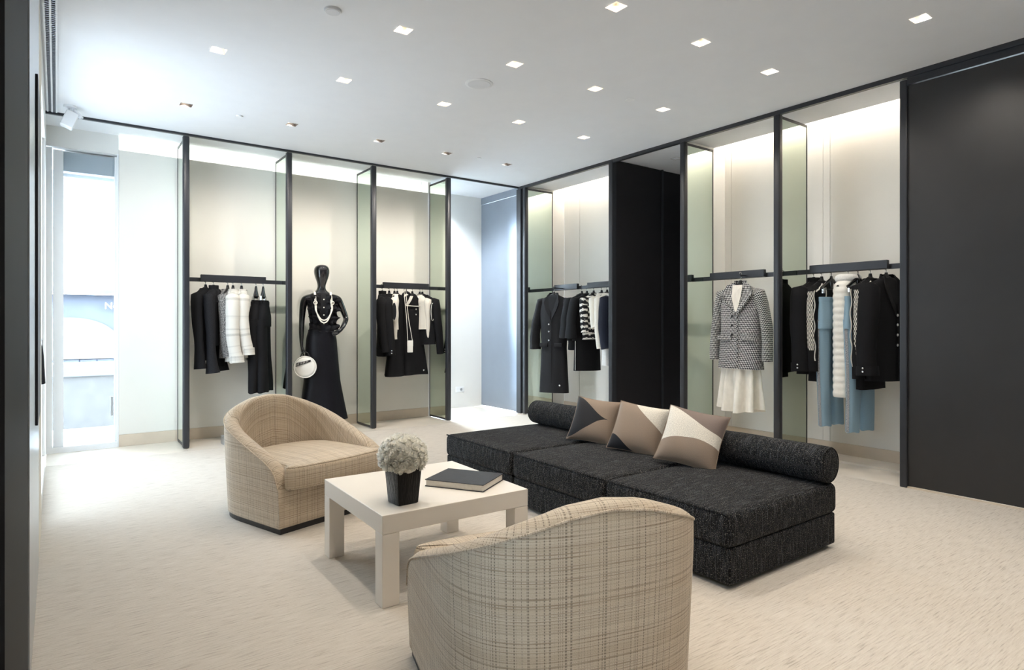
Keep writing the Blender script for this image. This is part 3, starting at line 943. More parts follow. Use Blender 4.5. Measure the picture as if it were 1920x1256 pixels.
bl = thing('bolster', 'long round black boucle bolster along the back of the sofa', 'cushion', (3.585, 1.80, 0.486))
RBo, LB = 0.105, 2.73
rings = []
for y, r in [(0.0, 0.02), (0.0, 0.06), (0.004, 0.085), (0.014, 0.097), (0.03, 0.1045)] + [(0.03 + (LB - 0.06) * k / 24, RBo + 0.0015 * math.sin(k * 1.7)) for k in range(1, 24)] + [(LB - 0.03, 0.1045), (LB - 0.014, 0.097), (LB - 0.004, 0.085), (LB, 0.06), (LB, 0.02)]:
    rings.append([(r * math.cos(2 * PI * k / 32), y, r * math.sin(2 * PI * k / 32)) for k in range(32)])
mb = MB(); mb.loft(rings)
for i, f in enumerate(mb.f):     # threads run around the roll
    mb.u[i] = [(mb.v[q][1], math.atan2(mb.v[q][2], mb.v[q][0]) * RBo) if len(f) == 4 and abs(mb.v[f[0]][1] - mb.v[f[2]][1]) > 0.01 else (mb.v[q][0], mb.v[q][2]) for q in f]
mb.build('roll', M['boucle'], bl, smooth=60)
for y in (0.012, LB - 0.012):
    MB().tube([(0.098 * math.cos(2 * PI * k / 32), y, 0.098 * math.sin(2 * PI * k / 32)) for k in range(33)], 0.005, 6).build('piping', M['boucle'], bl, smooth=60)


# patchwork pillows
def make_pillow(label, loc, yaw, lean, roll, g0, g1, mats, size=0.44):
    """front split into three patches by the seams g0(u) <= g1(u); u, v in -1..1"""
    o = thing('pillow', label, 'pillow', loc)
    o.rotation_euler = (0, 0, 0)
    rot = Matrix.Rotation(yaw, 4, 'Z') @ Matrix.Rotation(lean, 4, 'X') @ Matrix.Rotation(roll, 4, 'Y')
    o.rotation_euler = rot.to_euler()
    a = size / 2
    def P(u, v, front):
        x = a * u * (1 - 0.07 * (1 - v * v)); z = a * v * (1 - 0.07 * (1 - u * u))
        th = 0.075 * ((1 - u ** 4) * (1 - v ** 4)) ** 0.55 * (1 - 0.25 * (u * u + v * v) / 2)
        th += 0.003 * math.sin(7 * u + 3 * v) * (1 - u * u) * (1 - v * v)
        return (x, -th if front else th, z)
    seams = [lambda u: -1.0, g0, g1, lambda u: 1.0]
    for k in range(3):
        lo, hi = seams[k], seams[k + 1]
        b = MB()
        b.grid(lambda s, q: P(2 * s - 1, lerp(lo(2 * s - 1), hi(2 * s - 1), q), True), 28, 14)
        b.build('patch', M[mats[k]], o, smooth=180)['label'] = mats[k].replace('_', ' ') + ' section'
    b = MB(); b.grid(lambda s, q: P(2 * s - 1, 2 * q - 1, False), 24, 24, flip=True)
    b.build('back_panel', M['taupe_velvet'], o, smooth=180)
    ed = []
    for k in range(81):
        s = k / 20.0; i = int(s) % 4; f = s - int(s)
        u, v = [(-1 + 2 * f, -1), (1, -1 + 2 * f), (1 - 2 * f, 1), (-1, 1 - 2 * f)][i]
        p = P(u, v, True); ed.append((p[0], 0, p[2]))
    MB().tube(ed, 0.003, 6).build('piping', M['taupe_velvet'], o, smooth=60)
    return o


SEAT = 0.385
make_pillow('small pillow with a black pointed patch, leftmost of three on the sofa', (3.40, 3.555, SEAT + 0.155), math.radians(-60), math.radians(-32), math.radians(6),
            lambda u: -0.95 + 0.95 * sm((u + 1) / 1.75) if u < 0.75 else 0.0, lambda u: 0.98 - 0.98 * sm((u + 1) / 1.75) ** 0.9 if u < 0.75 else 0.0,
            ['taupe_velvet', 'black_patch', 'taupe_velvet'], 0.37)
make_pillow('taupe pillow with a cream corner, middle of three on the sofa', (3.38, 3.08, SEAT + 0.158), math.radians(-62), math.radians(-32), math.radians(8),
            lambda u: -0.45 - 0.55 * sm((u + 1) / 1.1), lambda u: 1.0 if u < -0.3 else 1.0 - 1.05 * ((u + 0.3) / 1.3) ** 0.75,
            ['black_patch', 'taupe_velvet', 'cream_patch'], 0.38)
make_pillow('mauve pillow crossed by a cream band, nearest of three on the sofa', (3.36, 2.60, SEAT + 0.165), math.radians(-62), math.radians(-33), math.radians(10),
            lambda u: -0.36 + 0.22 * math.sin((u + 1) * 1.3), lambda u: 0.98 - 0.80 * sm((u + 1.0) / 2.1) ** 0.8,
            ['taupe_velvet', 'cream_patch', 'mauve_velvet'], 0.40)

# ================================================================ CLOTHES
fabric('black_wool', (0.0065, 0.0065, 0.0078), 0.3, 500, 500, 0.3, 0.8, 0.0)
fabric('charcoal_wool', (0.016, 0.016, 0.018), 0.3, 500, 500, 0.3, 0.85, 0.0)
fabric('black_lace', (0.010, 0.010, 0.012), 0.7, 150, 150, 0.8, 0.7, 0.0)
fabric('black_satin', (0.007, 0.007, 0.010), 0.15, 60, 20, 0.1, 0.42, 0.0)
fabric('navy_wool', (0.012, 0.015, 0.028), 0.3, 500, 500, 0.3, 0.85, 0.05)
fabric('ivory_knit', (0.74, 0.70, 0.62), 0.08, 250, 120, 0.6, 0.9, 0.2)
fabric('white_fluff', (0.80, 0.79, 0.77), 0.10, 130, 130, 1.0, 0.95, 0.4)
fabric('quilted_white', (0.82, 0.80, 0.74), 0.04, 90, 90, 0.25, 0.5, 0.1)
fabric('denim', (0.26, 0.39, 0.49), 0.22, 500, 160, 0.3, 0.8, 0.05)
fabric('denim_dark', (0.105, 0.18, 0.245), 0.22, 500, 160, 0.3, 0.8, 0.05)
fabric('cream_silk', (0.86, 0.82, 0.74), 0.06, 40, 10, 0.1, 0.5, 0.1)
fabric('pearl_trim', (0.70, 0.68, 0.62), 0.25, 250, 250, 0.8, 0.5, 0.1)


def patterned(name, fn, rough=0.85, bump=0.3):
    t = NT(name); u, v, _ = t.sep(t.co('UV')); c, hgt = fn(t, u, v)
    t.base(c); t.p(Roughness=rough, Specular_IOR_Level=0.2); t.bump(hgt, bump, 0.003); M[name] = t.m


def _tweed(t, u, v):
    a = t.math('SINE', t.math('ADD', t.math('MULTIPLY', u, 400.0), t.math('MULTIPLY', v, 140.0)))
    b = t.math('SINE', t.math('MULTIPLY', v, 330.0))
    s = t.math('ADD', t.math('MULTIPLY', a, 0.9), t.math('MULTIPLY', b, 0.75))
    n = t.noise(t.scale(t.co('UV'), 220, 220), 1.0, 2)
    s = t.math('ADD', s, t.math('MULTIPLY', t.math('SUBTRACT', n, 0.5), 1.6))
    return t.ramp(t.rng(s, -0.05, 0.45), [(0.0, (0.018, 0.019, 0.024)), (1.0, (0.70, 0.70, 0.69))]), s


def _plaid(t, u, v):
    n = t.noise(t.scale(t.co('UV'), 260, 260), 1.0, 3)
    a = t.noise(None, 16.0, 1, 0.5, '1D', v); b = t.noise(None, 20.0, 1, 0.5, '1D', u)
    m = t.math('ADD', t.rng(a, 0.56, 0.66, 0, 0.55), t.rng(b, 0.60, 0.68, 0, 0.35))
    m = t.math('MULTIPLY', m, t.rng(n, 0.35, 0.65, 0.2, 1.0))
    return t.mix(m, (0.68, 0.66, 0.61), (0.14, 0.135, 0.13)), n


def _grey(t, u, v):
    n = t.noise(t.scale(t.co('UV'), 110, 110), 1.0, 3, 0.7)
    return t.ramp(n, [(0.40, (0.03, 0.03, 0.033)), (0.62, (0.42, 0.41, 0.39))]), n


def _stripe(t, u, v):
    n = t.noise(t.scale(t.co('UV'), 26, 40), 1.0, 3)
    s = t.math('SINE', t.math('ADD', t.math('MULTIPLY', v, 88.0), t.math('MULTIPLY', n, 6.0)))
    return t.ramp(t.rng(s, 0.28, 0.42), [(0.0, (0.014, 0.014, 0.016)), (1.0, (0.76, 0.73, 0.67))]), n


def _lace(t, u, v):
    s = t.math('MULTIPLY', t.math('SINE', t.math('MULTIPLY', u, 420.0)), t.math('SINE', t.math('MULTIPLY', v, 150.0)))
    n = t.noise(t.scale(t.co('UV'), 160, 160), 1.0, 2)
    s = t.math('ADD', s, t.math('MULTIPLY', t.math('SUBTRACT', n, 0.5), 1.2))
    return t.ramp(t.rng(s, -0.1, 0.1), [(0.0, (0.015, 0.015, 0.017)), (1.0, (0.72, 0.69, 0.62))]), s


def _trim(t, u, v):
    n = t.noise(t.scale(t.co('UV'), 300, 160), 1.0, 2)
    return t.ramp(n, [(0.42, (0.015, 0.018, 0.03)), (0.60, (0.60, 0.62, 0.64))]), n


patterned('zigzag_tweed', _tweed); patterned('plaid_tweed', _plaid); patterned('grey_tweed', _grey)
patterned('wave_stripe', _stripe); patterned('lace_band', _lace); patterned('denim_trim', _trim)

hanger_cache = {}


def hanger(label, loc, rotz, kind='black', hw=0.19):
    """origin on the rail's axis"""
    o = thing('clothes_hanger', label, 'hanger', loc, rotz, 'hangers on the clothes rails')
    key = (kind, hw)
    if key not in hanger_cache:
        hk = [(0.0, 0.016 * math.cos(a) , 0.024 + 0.0 + 0.030 * math.sin(a) - 0.024) for a in []]
        pts = []
        for k in range(13):
            a = math.radians(-70 + 250 * k / 12)
            pts.append((0, 0.027 * math.cos(a + PI / 2 - 1.0), 0.002 + 0.027 * math.sin(a + PI / 2 - 1.0)))
        pts = [(0, 0.0, -0.085), (0, 0.0, -0.055)] + [(0, 0.028 * math.sin(math.radians(a)), -0.028 * math.cos(math.radians(a)) + 0.003) for a in range(0, 241, 20)]
        hm = MB().tube(pts, 0.0032, 8).mesh('hook', M['silver' if kind != 'clip' else 'black_plastic'], smooth=60)
        b = MB()
        if kind == 'drop':
            b.tube([(0, 0, -0.05), (0, 0, -0.07), (0, 0, -0.10), (0.0, 0, -0.14), (0.0, 0, -0.175), (0, 0, -0.19)], [0.012, 0.020, 0.024, 0.036, 0.042, 0.026], 16, flat=0.7)
            b.tube([(-hw * 0.6, 0, -0.19), (hw * 0.6, 0, -0.19)], 0.004, 8)
        elif kind == 'clip':
            b.tube([(0, 0, -0.055), (0, 0, -0.075), (0.0, 0, -0.12), (-0.0, 0, -0.165)], [0.013, 0.018, 0.022, 0.016], 14, flat=0.75)
            b.tube([(-hw, 0, -0.175), (hw, 0, -0.175)], 0.0035, 8)
            b.tube([(0, 0, -0.08), (-hw * 0.5, 0, -0.12), (-hw, 0, -0.165)], [0.017, 0.015, 0.012], 10, flat=0.7)
            b.tube([(0, 0, -0.08), (hw * 0.5, 0, -0.12), (hw, 0, -0.165)], [0.017, 0.015, 0.012], 10, flat=0.7)
        else:
            b.tube([(-hw, 0.012, -0.165), (-hw * 0.55, 0.004, -0.128), (-0.035, 0, -0.095), (0, 0, -0.085), (0.035, 0, -0.095), (hw * 0.55, 0.004, -0.128), (hw, 0.012, -0.165)],
                   [0.016, 0.016, 0.015, 0.016, 0.015, 0.016, 0.016], 10, flat=0.8)
            b.tube([(0, 0, -0.05), (0, 0, -0.095)], [0.012, 0.020], 10)
        bm_ = b.mesh('shoulder_bar', M['black_gloss' if kind in ('clip', 'drop') else 'black_plastic'], smooth=60)
        hanger_cache[key] = (hm, bm_)
    hm, bm_ = hanger_cache[key]
    put(bpy.data.objects.new('hook', hm), o); put(bpy.data.objects.new('shoulder_bar', bm_), o)
    if kind in ('clip', 'drop'):
        for sg in (-1, 1):
            MB().box(sg * hw * (0.8 if kind == 'clip' else 0.4) - 0.012, sg * hw * 0.8 + 0.012, -0.009, 0.009, -0.215, -0.165).build('clip', M['silver'], o, bevel=0.002)
    return o


def cloth_rings(tab, folds=0.0, nf=7, phase=0.0, n=40, nr=26, p=0.8, sharp=1.0, f0=0.3, cx=None, sway=0.0):
    """tab: (z, half width, half depth) from the top down; folds ripple towards the hem"""
    zs = [q[0] for q in tab]; top, bot = zs[0], zs[-1]
    A = [(-q[0], q[1]) for q in tab]; B = [(-q[0], q[2]) for q in tab]
    rings = []
    for i in range(nr + 1):
        s = (i / nr) ** 1.25
        z = lerp(top, bot, s)
        a = interp(A, -z); b = interp(B, -z)
        f = folds * max(0.0, (s - f0) / (1 - f0))
        r = []
        for k in range(n):
            th = 2 * PI * k / n
            w = math.sin(nf * th + phase + 1.3 * s)
            w = math.copysign(abs(w) ** sharp, w)
            rad = 1 + f * w
            x = a * se(math.cos(th), p) * (1 + 0.35 * f * w) + sway * s * s
            y = b * se(math.sin(th), p) * rad + 0.3 * f * b * math.sin(3 * th + phase)
            r.append((x, y, z + 0.008 * f * 4 * math.sin(2 * th + phase) * s))
        rings.append(r)
    return rings


def buttons(parent, pts, r=0.009, mat='silver', ny=(0, -1, 0)):
    rot = Vector((0, 0, 1)).rotation_difference(Vector(ny)).to_matrix().to_4x4()
    me = MB().lathe([(r, 0), (r, 0.003), (r * 0.6, 0.006)], 12).xform(rot).mesh('button', M[mat], smooth=50)
    for q in pts:
        o = put(bpy.data.objects.new('button', me), parent); o.location = q


def jacket(name, label, cat, loc, rotz, mat, L=0.66, w=0.205, waist=0.19, hem=0.20, dep=0.075, slen=0.60, sr=(0.066, 0.052), spread=0.05,
           fold=0.08, collar='round', btn=0, cuff=False, flare=0.0, group=None, nz=-0.098, sleeves=True, sleeve_mat=None, sway=0.0, seed=0, swing=0.05, cuff_btn=False):
    o = thing(name, label, cat, loc, rotz, group)
    tab = [(nz, 0.062, 0.046), (nz - 0.012, 0.085, 0.052), (nz - 0.03, w * 0.60, 0.056), (nz - 0.055, w * 0.90, 0.058), (nz - 0.085, w, 0.064), (nz - 0.20, w * 0.96, dep),
           (nz - L * 0.55, waist, dep), (nz - L, hem, dep * 1.12)]
    b = MB(); b.loft(cloth_rings(tab, fold, 6, seed * 1.7, sway=sway), True, True)
    body = b.build('body', M[mat], o, smooth=75)
    sm_ = sleeve_mat or mat
    if sleeves:
        for sg in (-1, 1):
            k = 12; P_ = []; R_ = []
            for i in range(k + 1):
                f = i / k
                z = nz - 0.085 - f * slen
                x = sg * (w - 0.022 + spread * math.sin(min(1, f * 1.25) * PI / 2))
                y = -swing * f * f + 0.008 * math.sin(f * 6 + seed)
                P_.append((x, y, z)); R_.append(lerp(sr[0], sr[1], sm(f * 1.1)) * (1 + flare * max(0, f - 0.72) / 0.28) * (1 + 0.03 * math.sin(f * 17 + seed)))
            P_ = [(sg * (w - 0.06), 0.0, nz - 0.058)] + P_; R_ = [0.034] + R_
            s_ = MB(); s_.tube(P_, R_, 18, flat=0.78, up=(0, 1, 0))
            so2 = s_.build('sleeve', M[sm_], o, smooth=75)
            e = P_[-1]
            if cuff:
                MB().tube([(e[0], e[1] + 0.004, e[2] + 0.075), (e[0], e[1], e[2] - 0.004)], [R_[-1] * 1.10, R_[-1] * 1.13], 18, flat=0.8, up=(0, 1, 0)).build('cuff', M[sm_], so2, smooth=60)
            if cuff_btn:
                buttons(so2, [(e[0] - R_[-1] * 0.92 * (1 if sg < 0 else -1), e[1] - 0.02, e[2] + 0.03 + 0.03 * q) for q in range(2)], 0.009, 'silver', (-1 if sg < 0 else 1, 0, 0))
    yf = -dep - 0.004
    if collar == 'lapel':
        for sg in (-1, 1):
            V = [(sg * 0.055, -0.03, nz + 0.03), (sg * 0.085, -0.052, nz - 0.01), (sg * 0.115, yf + 0.004, nz - 0.10), (sg * 0.085, yf - 0.006, nz - 0.20), (sg * 0.008, yf - 0.008, nz - 0.34),
                 (sg * 0.012, yf, nz - 0.24), (sg * 0.035, -0.06, nz - 0.06)]
            W_ = [(x, y + 0.010, z) for x, y, z in V]
            MB().loft([V, W_]).build('lapel', M[mat], o, smooth=30)
        ring = [(0.066 * math.cos(PI * k / 10), 0.045 * math.sin(PI * k / 10) + 0.0, nz + 0.0) for k in range(11)]
        c = MB(); c.grid(lambda u, v: (lerp(1, 1.18, v) * 0.066 * math.cos(PI * u), lerp(1, 1.2, v) * 0.05 * math.sin(PI * u) - 0.012, nz + 0.035 - 0.05 * v), 12, 3)
        c.build('collar', M[mat], o, smooth=75)
        MB().tube([(0.004, yf - 0.002, nz - 0.33), (0.004, yf - 0.004, nz - L * 0.7), (0.006, yf - 0.008, nz - L + 0.005)], 0.004, 6).build('placket', M[mat], o)
    elif collar == 'high':
        MB().loft([[(0.066 * math.cos(2 * PI * k / 18), 0.05 * math.sin(2 * PI * k / 18), z) for k in range(18)] for z in (nz - 0.015, nz + 0.04)], False, False).build('collar', M[mat], o, smooth=75)
    elif collar == 'round':
        MB().tube([(0.068 * math.cos(2 * PI * k / 20), 0.05 * math.sin(2 * PI * k / 20), nz - 0.004) for k in range(21)], 0.008, 8).build('neckband', M[mat], o, smooth=75)
    if btn:
        z0, z1 = (nz - 0.36, nz - L * 0.82) if collar == 'lapel' else (nz - 0.06, nz - L * 0.9)
        buttons(o, [(-0.03 if collar == 'lapel' else 0.0, yf - 0.004, lerp(z0, z1, k / max(1, btn - 1))) for k in range(btn)])
    return o


def trousers(name, label, loc, rotz, mat, L=1.0, taper=1.0, top=-0.215, hw=0.19, leg=0.095, hemr=0.07, gap=0.10, dep=0.05, trim=None, group=None, seed=0, flare=0.0, cat='trousers'):
    o = thing(name, label, cat, loc, rotz, group)
    tab = [(top, hw * taper, dep * 0.6), (top - 0.03, hw * taper, dep * 0.75), (top - 0.16, hw * 1.04, dep), (top - 0.28, hw * 1.10, dep)]
    MB().loft(cloth_rings(tab, 0.03, 5, seed, nr=10)).build('waist', M[mat], o, smooth=75)
    MB().loft([[(hw * taper * 1.02 * se(math.cos(2 * PI * k / 28), .8), dep * 0.8 * se(math.sin(2 * PI * k / 28), .8), z) for k in range(28)] for z in (top + 0.006, top - 0.034)]).build('waistband', M[mat], o, smooth=60)
    for sg in (-1, 1):
        k = 14; rings = []
        for i in range(k + 1):
            f = i / k; z = lerp(top - 0.20, top - L, f)
            cx = sg * lerp(hw * 0.52, gap, sm(f)) ; rw = lerp(leg, hemr, sm(f * 1.4)) * (1 + flare * max(0, f - 0.6) / 0.4)
            cy = 0.02 * math.sin(f * 2.2 + seed)
            rings.append([(cx + rw * se(math.cos(2 * PI * q / 22), .8), cy + dep * lerp(0.95, 0.75, f) * se(math.sin(2 * PI * q / 22), .85) * (1 + 0.04 * math.sin(5 * q / 22 * 2 * PI + f * 9)), z + 0.006 * math.sin(q)) for q in range(22)])
        lg = MB().loft(rings).build('leg', M[mat], o, smooth=75)
        if trim:
            st_ = MB()
            ed = [(sg * (abs(sum(p[0] for p in r) / 22) + max(abs(p[0] - sum(p_[0] for p_ in r) / 22) for p in r) + 0.001), sum(p[1] for p in r) / 22, r[0][2]) for r in rings]
            st_.grid(lambda u, v: (ed[int(round(v * k))][0] + 0.002 * sg, ed[int(round(v * k))][1] + (u - 0.5) * 0.028, ed[int(round(v * k))][2]), 1, k)
            st_.build('side_trim', M[trim], lg)
    return o


def flared(name, label, cat, loc, rotz, mat, z0, z1, w0, w1, d0, d1, fold=0.25, nf=7, sharp=1.0, seed=0, group=None, p=0.9, waistband=True):
    o = thing(name, label, cat, loc, rotz, group)
    MB().loft(cloth_rings([(z0, w0, d0), (lerp(z0, z1, 0.3), lerp(w0, w1, 0.42), lerp(d0, d1, 0.4)), (z1, w1, d1)], fold, nf, seed, n=72, nr=18, sharp=sharp, f0=0.0, p=p), True, True).build('skirt_body', M[mat], o, smooth=75)
    if waistband:
        MB().loft([[(w0 * 1.02 * math.cos(2 * PI * k / 28), d0 * 1.04 * math.sin(2 * PI * k / 28), z) for k in range(28)] for z in (z0 + 0.012, z0 - 0.03)]).build('waistband', M[mat], o, smooth=60)
    return o


R_ = math.radians
RB_ = RZ            # back rail height
RR_ = RZ + 0.01     # right rail height
G1 = 'clothes on the rail by the window'
# ---- bay by the window
jacket('blouse', 'plain black blouse at the window end of its rail', 'blouse', (1.320, 7.49, RB_), R_(50), 'black_wool', L=0.78, w=0.185, waist=0.15, hem=0.16, dep=0.06, slen=0.78, sr=(0.062, 0.045), flare=0.55, spread=0.02, group=G1, seed=1)
o = jacket('lace_jacket', 'black lace blouse with a ruffled neck and bell cuffs', 'blouse', (1.400, 7.49, RB_), R_(64), 'black_lace', L=0.62, w=0.18, waist=0.15, hem=0.16, dep=0.06, slen=0.83, sr=(0.058, 0.042), flare=0.75, spread=0.025, collar='high', group=G1, seed=2)
for k in range(3):
    rg = []
    for q in range(49):
        a = 2 * PI * q / 48
        rg.append((a, 1 + 0.10 * math.sin(9 * a + k)))
    fr = MB(); fr.loft([[(m_ * r0 * math.cos(a) * (1 if True else 0), m_ * r0 * 0.8 * math.sin(a), zz) for a, m_ in rg[:-1]] for r0, zz in ((0.075 + 0.012 * k, -0.10 - 0.035 * k), (0.098 + 0.02 * k, -0.155 - 0.045 * k))], False, False)
    fr.build('ruffle', M['black_lace'], o, smooth=75)
jacket('tweed_jacket', 'grey marled tweed jacket tucked behind the pale ones', 'jacket', (1.545, 7.53, RB_), R_(66), 'grey_tweed', L=0.76, w=0.175, waist=0.16, hem=0.165, dep=0.06, slen=0.66, spread=0.012, group=G1, seed=3)
jacket('tweed_jacket', 'white plaid tweed jacket in front of the grey marled one', 'jacket', (1.600, 7.47, RB_), R_(72), 'plaid_tweed', L=0.80, w=0.19, waist=0.165, hem=0.175, dep=0.07, slen=0.72, sr=(0.072, 0.066), spread=0.015, cuff=True, group=G1, seed=4)
jacket('tweed_jacket', 'white plaid tweed jacket next to the black trousers', 'jacket', (1.690, 7.49, RB_), R_(80), 'plaid_tweed', L=0.76, w=0.19, waist=0.165, hem=0.175, dep=0.065, slen=0.64, sr=(0.068, 0.062), spread=0.015, cuff=True, group=G1, seed=5)
for x, th, lab in ((1.846, 58, 'black flared trousers next to the white tweed jackets'), (1.925, 62, 'black flared trousers next to the mirror fin')):
    o = trousers('flared_trousers', lab, (x, 7.47, RB_), R_(th), 'black_wool', L=1.02, taper=0.6, top=-0.235, hw=0.14, leg=0.095, hemr=0.085, gap=0.105, dep=0.07, flare=0.6, group=G1, seed=x)
    fr = MB(); fr.loft([[(0.088 * (1 + 0.05 * math.sin(14 * a)) * math.cos(a) * s_, 0.045 * (1 + 0.1 * math.sin(14 * a)) * math.sin(a) * s_, z) for a in [2 * PI * q / 60 for q in range(60)]] for s_, z in ((1.05, -0.215), (0.98, -0.245))], False, False)
    fr.build('frill', M['black_wool'], o, smooth=75)
    buttons(o, [(-0.11, -0.055, -1.19)], 0.012)
for x, th, kd, lab in ((1.320, 50, 'black', 'black hanger under the plain black blouse'), (1.400, 64, 'black', 'black hanger under the ruffled lace blouse'), (1.545, 66, 'black', 'black hanger under the grey marled jacket'),
                       (1.600, 72, 'black', 'black hanger under the front white plaid jacket'), (1.690, 80, 'black', 'black hanger under the plaid jacket beside the trousers'),
                       (1.846, 58, 'drop', 'glossy drop-shaped hanger of the trousers beside the plaid jackets'), (1.925, 62, 'drop', 'glossy drop-shaped hanger of the trousers beside the mirror fin')):
    y = {1.320: 7.49, 1.400: 7.49, 1.545: 7.53, 1.600: 7.47, 1.690: 7.49, 1.846: 7.47, 1.925: 7.47}[x]
    hanger(lab, (x, 7.50 if abs(y - 7.5) < 0.05 else y, RB_), R_(th), kd, 0.15)

# ---- bay with the beaded outfits
G3 = 'clothes on the rail right of the mannequin'
BY = 7.50
bay3 = [(3.405, 62), (3.500, 64), (3.575, 66), (3.655, 40), (3.83, -20), (3.91, 104), (3.985, 112)]
jacket('black_jacket', 'black jacket at the mannequin end of the rail', 'jacket', (3.405, BY, RB_), R_(62), 'black_wool', L=0.80, w=0.19, dep=0.065, waist=0.17, hem=0.18, slen=0.66, collar='high', group=G3, seed=6)
jacket('black_jacket', 'black jacket with two cuff buttons left of the beaded top', 'jacket', (3.500, BY, RB_), R_(58), 'black_wool', L=0.78, w=0.195, dep=0.07, waist=0.17, hem=0.18, slen=0.70, sr=(0.072, 0.064), collar='round', group=G3, seed=7, cuff_btn=True)


def beaded(label, x, th, seed):
    o = jacket('beaded_top', label, 'top', (x, BY, RB_), R_(th), 'ivory_knit', L=0.46, w=0.17, dep=0.055, waist=0.15, hem=0.15, slen=0.50, sr=(0.062, 0.030), spread=0.0, swing=0.02, collar='round', group=G3, seed=seed)
    for sg in (-1, 1):
        e = MB(); e.lathe([(0.001, 0.0), (0.6, 0.2), (0.95, 0.5), (1.0, 0.8)][::-1], 20)
        e.v = [(sg * (0.222 - 0.012 * abs(a * 0.9)), 0.03 * a, -0.335 + 0.115 * b) for a, b, c in e.v]
        e = MB(); n = 20
        outer = [(sg * 0.222, -0.006 + 0.030 * math.cos(2 * PI * k / n), -0.325 + 0.115 * math.sin(2 * PI * k / n)) for k in range(n)]
        inn = [(sg * 0.2, y, z) for _, y, z in outer]
        MB().loft([inn, outer] if sg > 0 else [inn, outer]).build('applique', M['charcoal_wool'], o)
        MB().tube([(sg * 0.223, -0.006 + 0.031 * math.cos(2 * PI * k / n), -0.325 + 0.116 * math.sin(2 * PI * k / n)) for k in range(n + 1)], 0.004, 6).build('bead_edge', M['pearl_trim'], o)
    return o


beaded('ivory beaded top in the left half of the black outfits', 3.575, 62, 8)
beaded('ivory beaded top in the right half of the black outfits', 3.945, 110, 9)


def dress(label, x, th, seed, trim):
    o = thing('black_dress', label, 'dress', (x, BY, RB_), R_(th), G3)
    MB().loft(cloth_rings([(-0.10, 0.06, 0.04), (-0.13, 0.13, 0.055), (-0.17, 0.16, 0.06), (-0.35, 0.155, 0.07), (-0.62, 0.15, 0.075), (-1.16, 0.235, 0.12)], 0.16, 5, seed, n=60), True, True).build('dress_body', M['black_wool'], o, smooth=75)
    if trim:
        for sg in (-1, 1):
            MB().grid(lambda u, v: (sg * lerp(0.055, 0.13, v) * 1.0 + (u - 0.5) * 0.05, -0.062 - 0.012 * math.sin(PI * v), lerp(-0.115, -0.235, v)), 4, 6).build('collar_panel', M['pearl_trim'], o, smooth=75)
        MB().tube([(-0.15, -0.074, -0.245), (0.0, -0.086, -0.25), (0.15, -0.074, -0.245)], 0.006, 8).build('braid', M['pearl'], o, smooth=60)
        buttons(o, [(0.0, -0.083, z) for z in (-0.29, -0.36)], 0.010)
        buttons(o, [(0.10, -0.115, -1.10)], 0.012)
    return o


dress('black flared dress, left of the white chain bag', 3.615, 34, 10, False)
dress('black dress with a white braided neckline and silver buttons', 3.835, 8, 11, True)
jacket('black_jacket', 'black jacket with cuff buttons nearest the daylit recess', 'jacket', (3.985, BY - 0.03, RB_), R_(126), 'black_wool', L=0.66, w=0.195, dep=0.07, waist=0.175, hem=0.18, slen=0.70, sr=(0.072, 0.06), collar='round', group=G3, seed=12, cuff_btn=True)
for x, th, lab in ((3.405, 62, 'black hanger of the jacket at the mannequin end'), (3.500, 58, 'black hanger of the jacket left of the beaded top'), (3.575, 62, 'black hanger of the left beaded top'), (3.615, 34, 'black hanger of the dress left of the chain bag'),
                   (3.835, 8, 'black hanger of the braided dress'), (3.945, 110, 'black hanger of the right beaded top'), (3.985, 126, 'black hanger of the jacket nearest the recess')):
    hanger(lab, (x, BY, RB_), R_(th), 'black', 0.15)
cb = thing('chain_bag', 'small ivory chain bag hanging between the black dresses', 'bag', (3.715, 7.33, RB_), R_(-20))
MB().rbox(-0.036, 0.036, -0.018, 0.018, -0.855, -0.70, 0.008).build('bag_body', M['bag_white'], cb, smooth=50)
MB().box(-0.037, 0.037, -0.020, -0.017, -0.775, -0.699).build('flap', M['bag_white'], cb, bevel=0.002)
for sg, x0 in ((-1, -0.012), (1, 0.012)):
    MB().tube([(sg * 0.03, 0, -0.70), (x0 - 0.03, 0.03, -0.40), (x0 - 0.05, 0.1, -0.12), (x0 - 0.05, 0.165, 0.026)], 0.0036, 6).build('chain', M['pearl'], cb, smooth=60)
rg = thing('scarf_ring', 'black padded ring hanging between the two black dresses', 'ring', (3.735, 7.47, RB_ - 0.13), R_(-25))
MB().tube([(0.052 * math.cos(2 * PI * k / 28), 0, 0.062 * math.sin(2 * PI * k / 28)) for k in range(29)], 0.017, 10, caps=False).build('band', M['black_satin'], rg, smooth=75)
MB().tube([(0, 0, 0.07), (0, 0.015, 0.10), (0, 0.03, 0.155)], 0.004, 8).build('loop', M['black_plastic'], rg)

# ---- bay with the long coat
GA = 'clothes on the rail left of the dark passage'
CXY = (5.545, 6.60)
o = jacket('long_coat', 'long charcoal wool coat with wide lapels, hung facing the room', 'coat', (CXY[0], CXY[1], RR_), R_(-66), 'charcoal_wool', L=1.34, w=0.215, waist=0.185, hem=0.215, dep=0.09, slen=0.66, sr=(0.078, 0.085), spread=0.10, collar='lapel', cuff=True, fold=0.05, group=GA, seed=13, swing=0.0)
buttons(o, [(-0.03, -0.10, z) for z in (-0.50, -0.60, -0.72)], 0.011)
buttons(o, [(0.13, -0.095, -1.33)], 0.012)
for sg in (-1, 1):
    MB().rbox(sg * 0.11 - 0.06, sg * 0.11 + 0.06, -0.105, -0.085, -0.81, -0.755, 0.006).build('pocket_flap', M['charcoal_wool'], o, smooth=40)


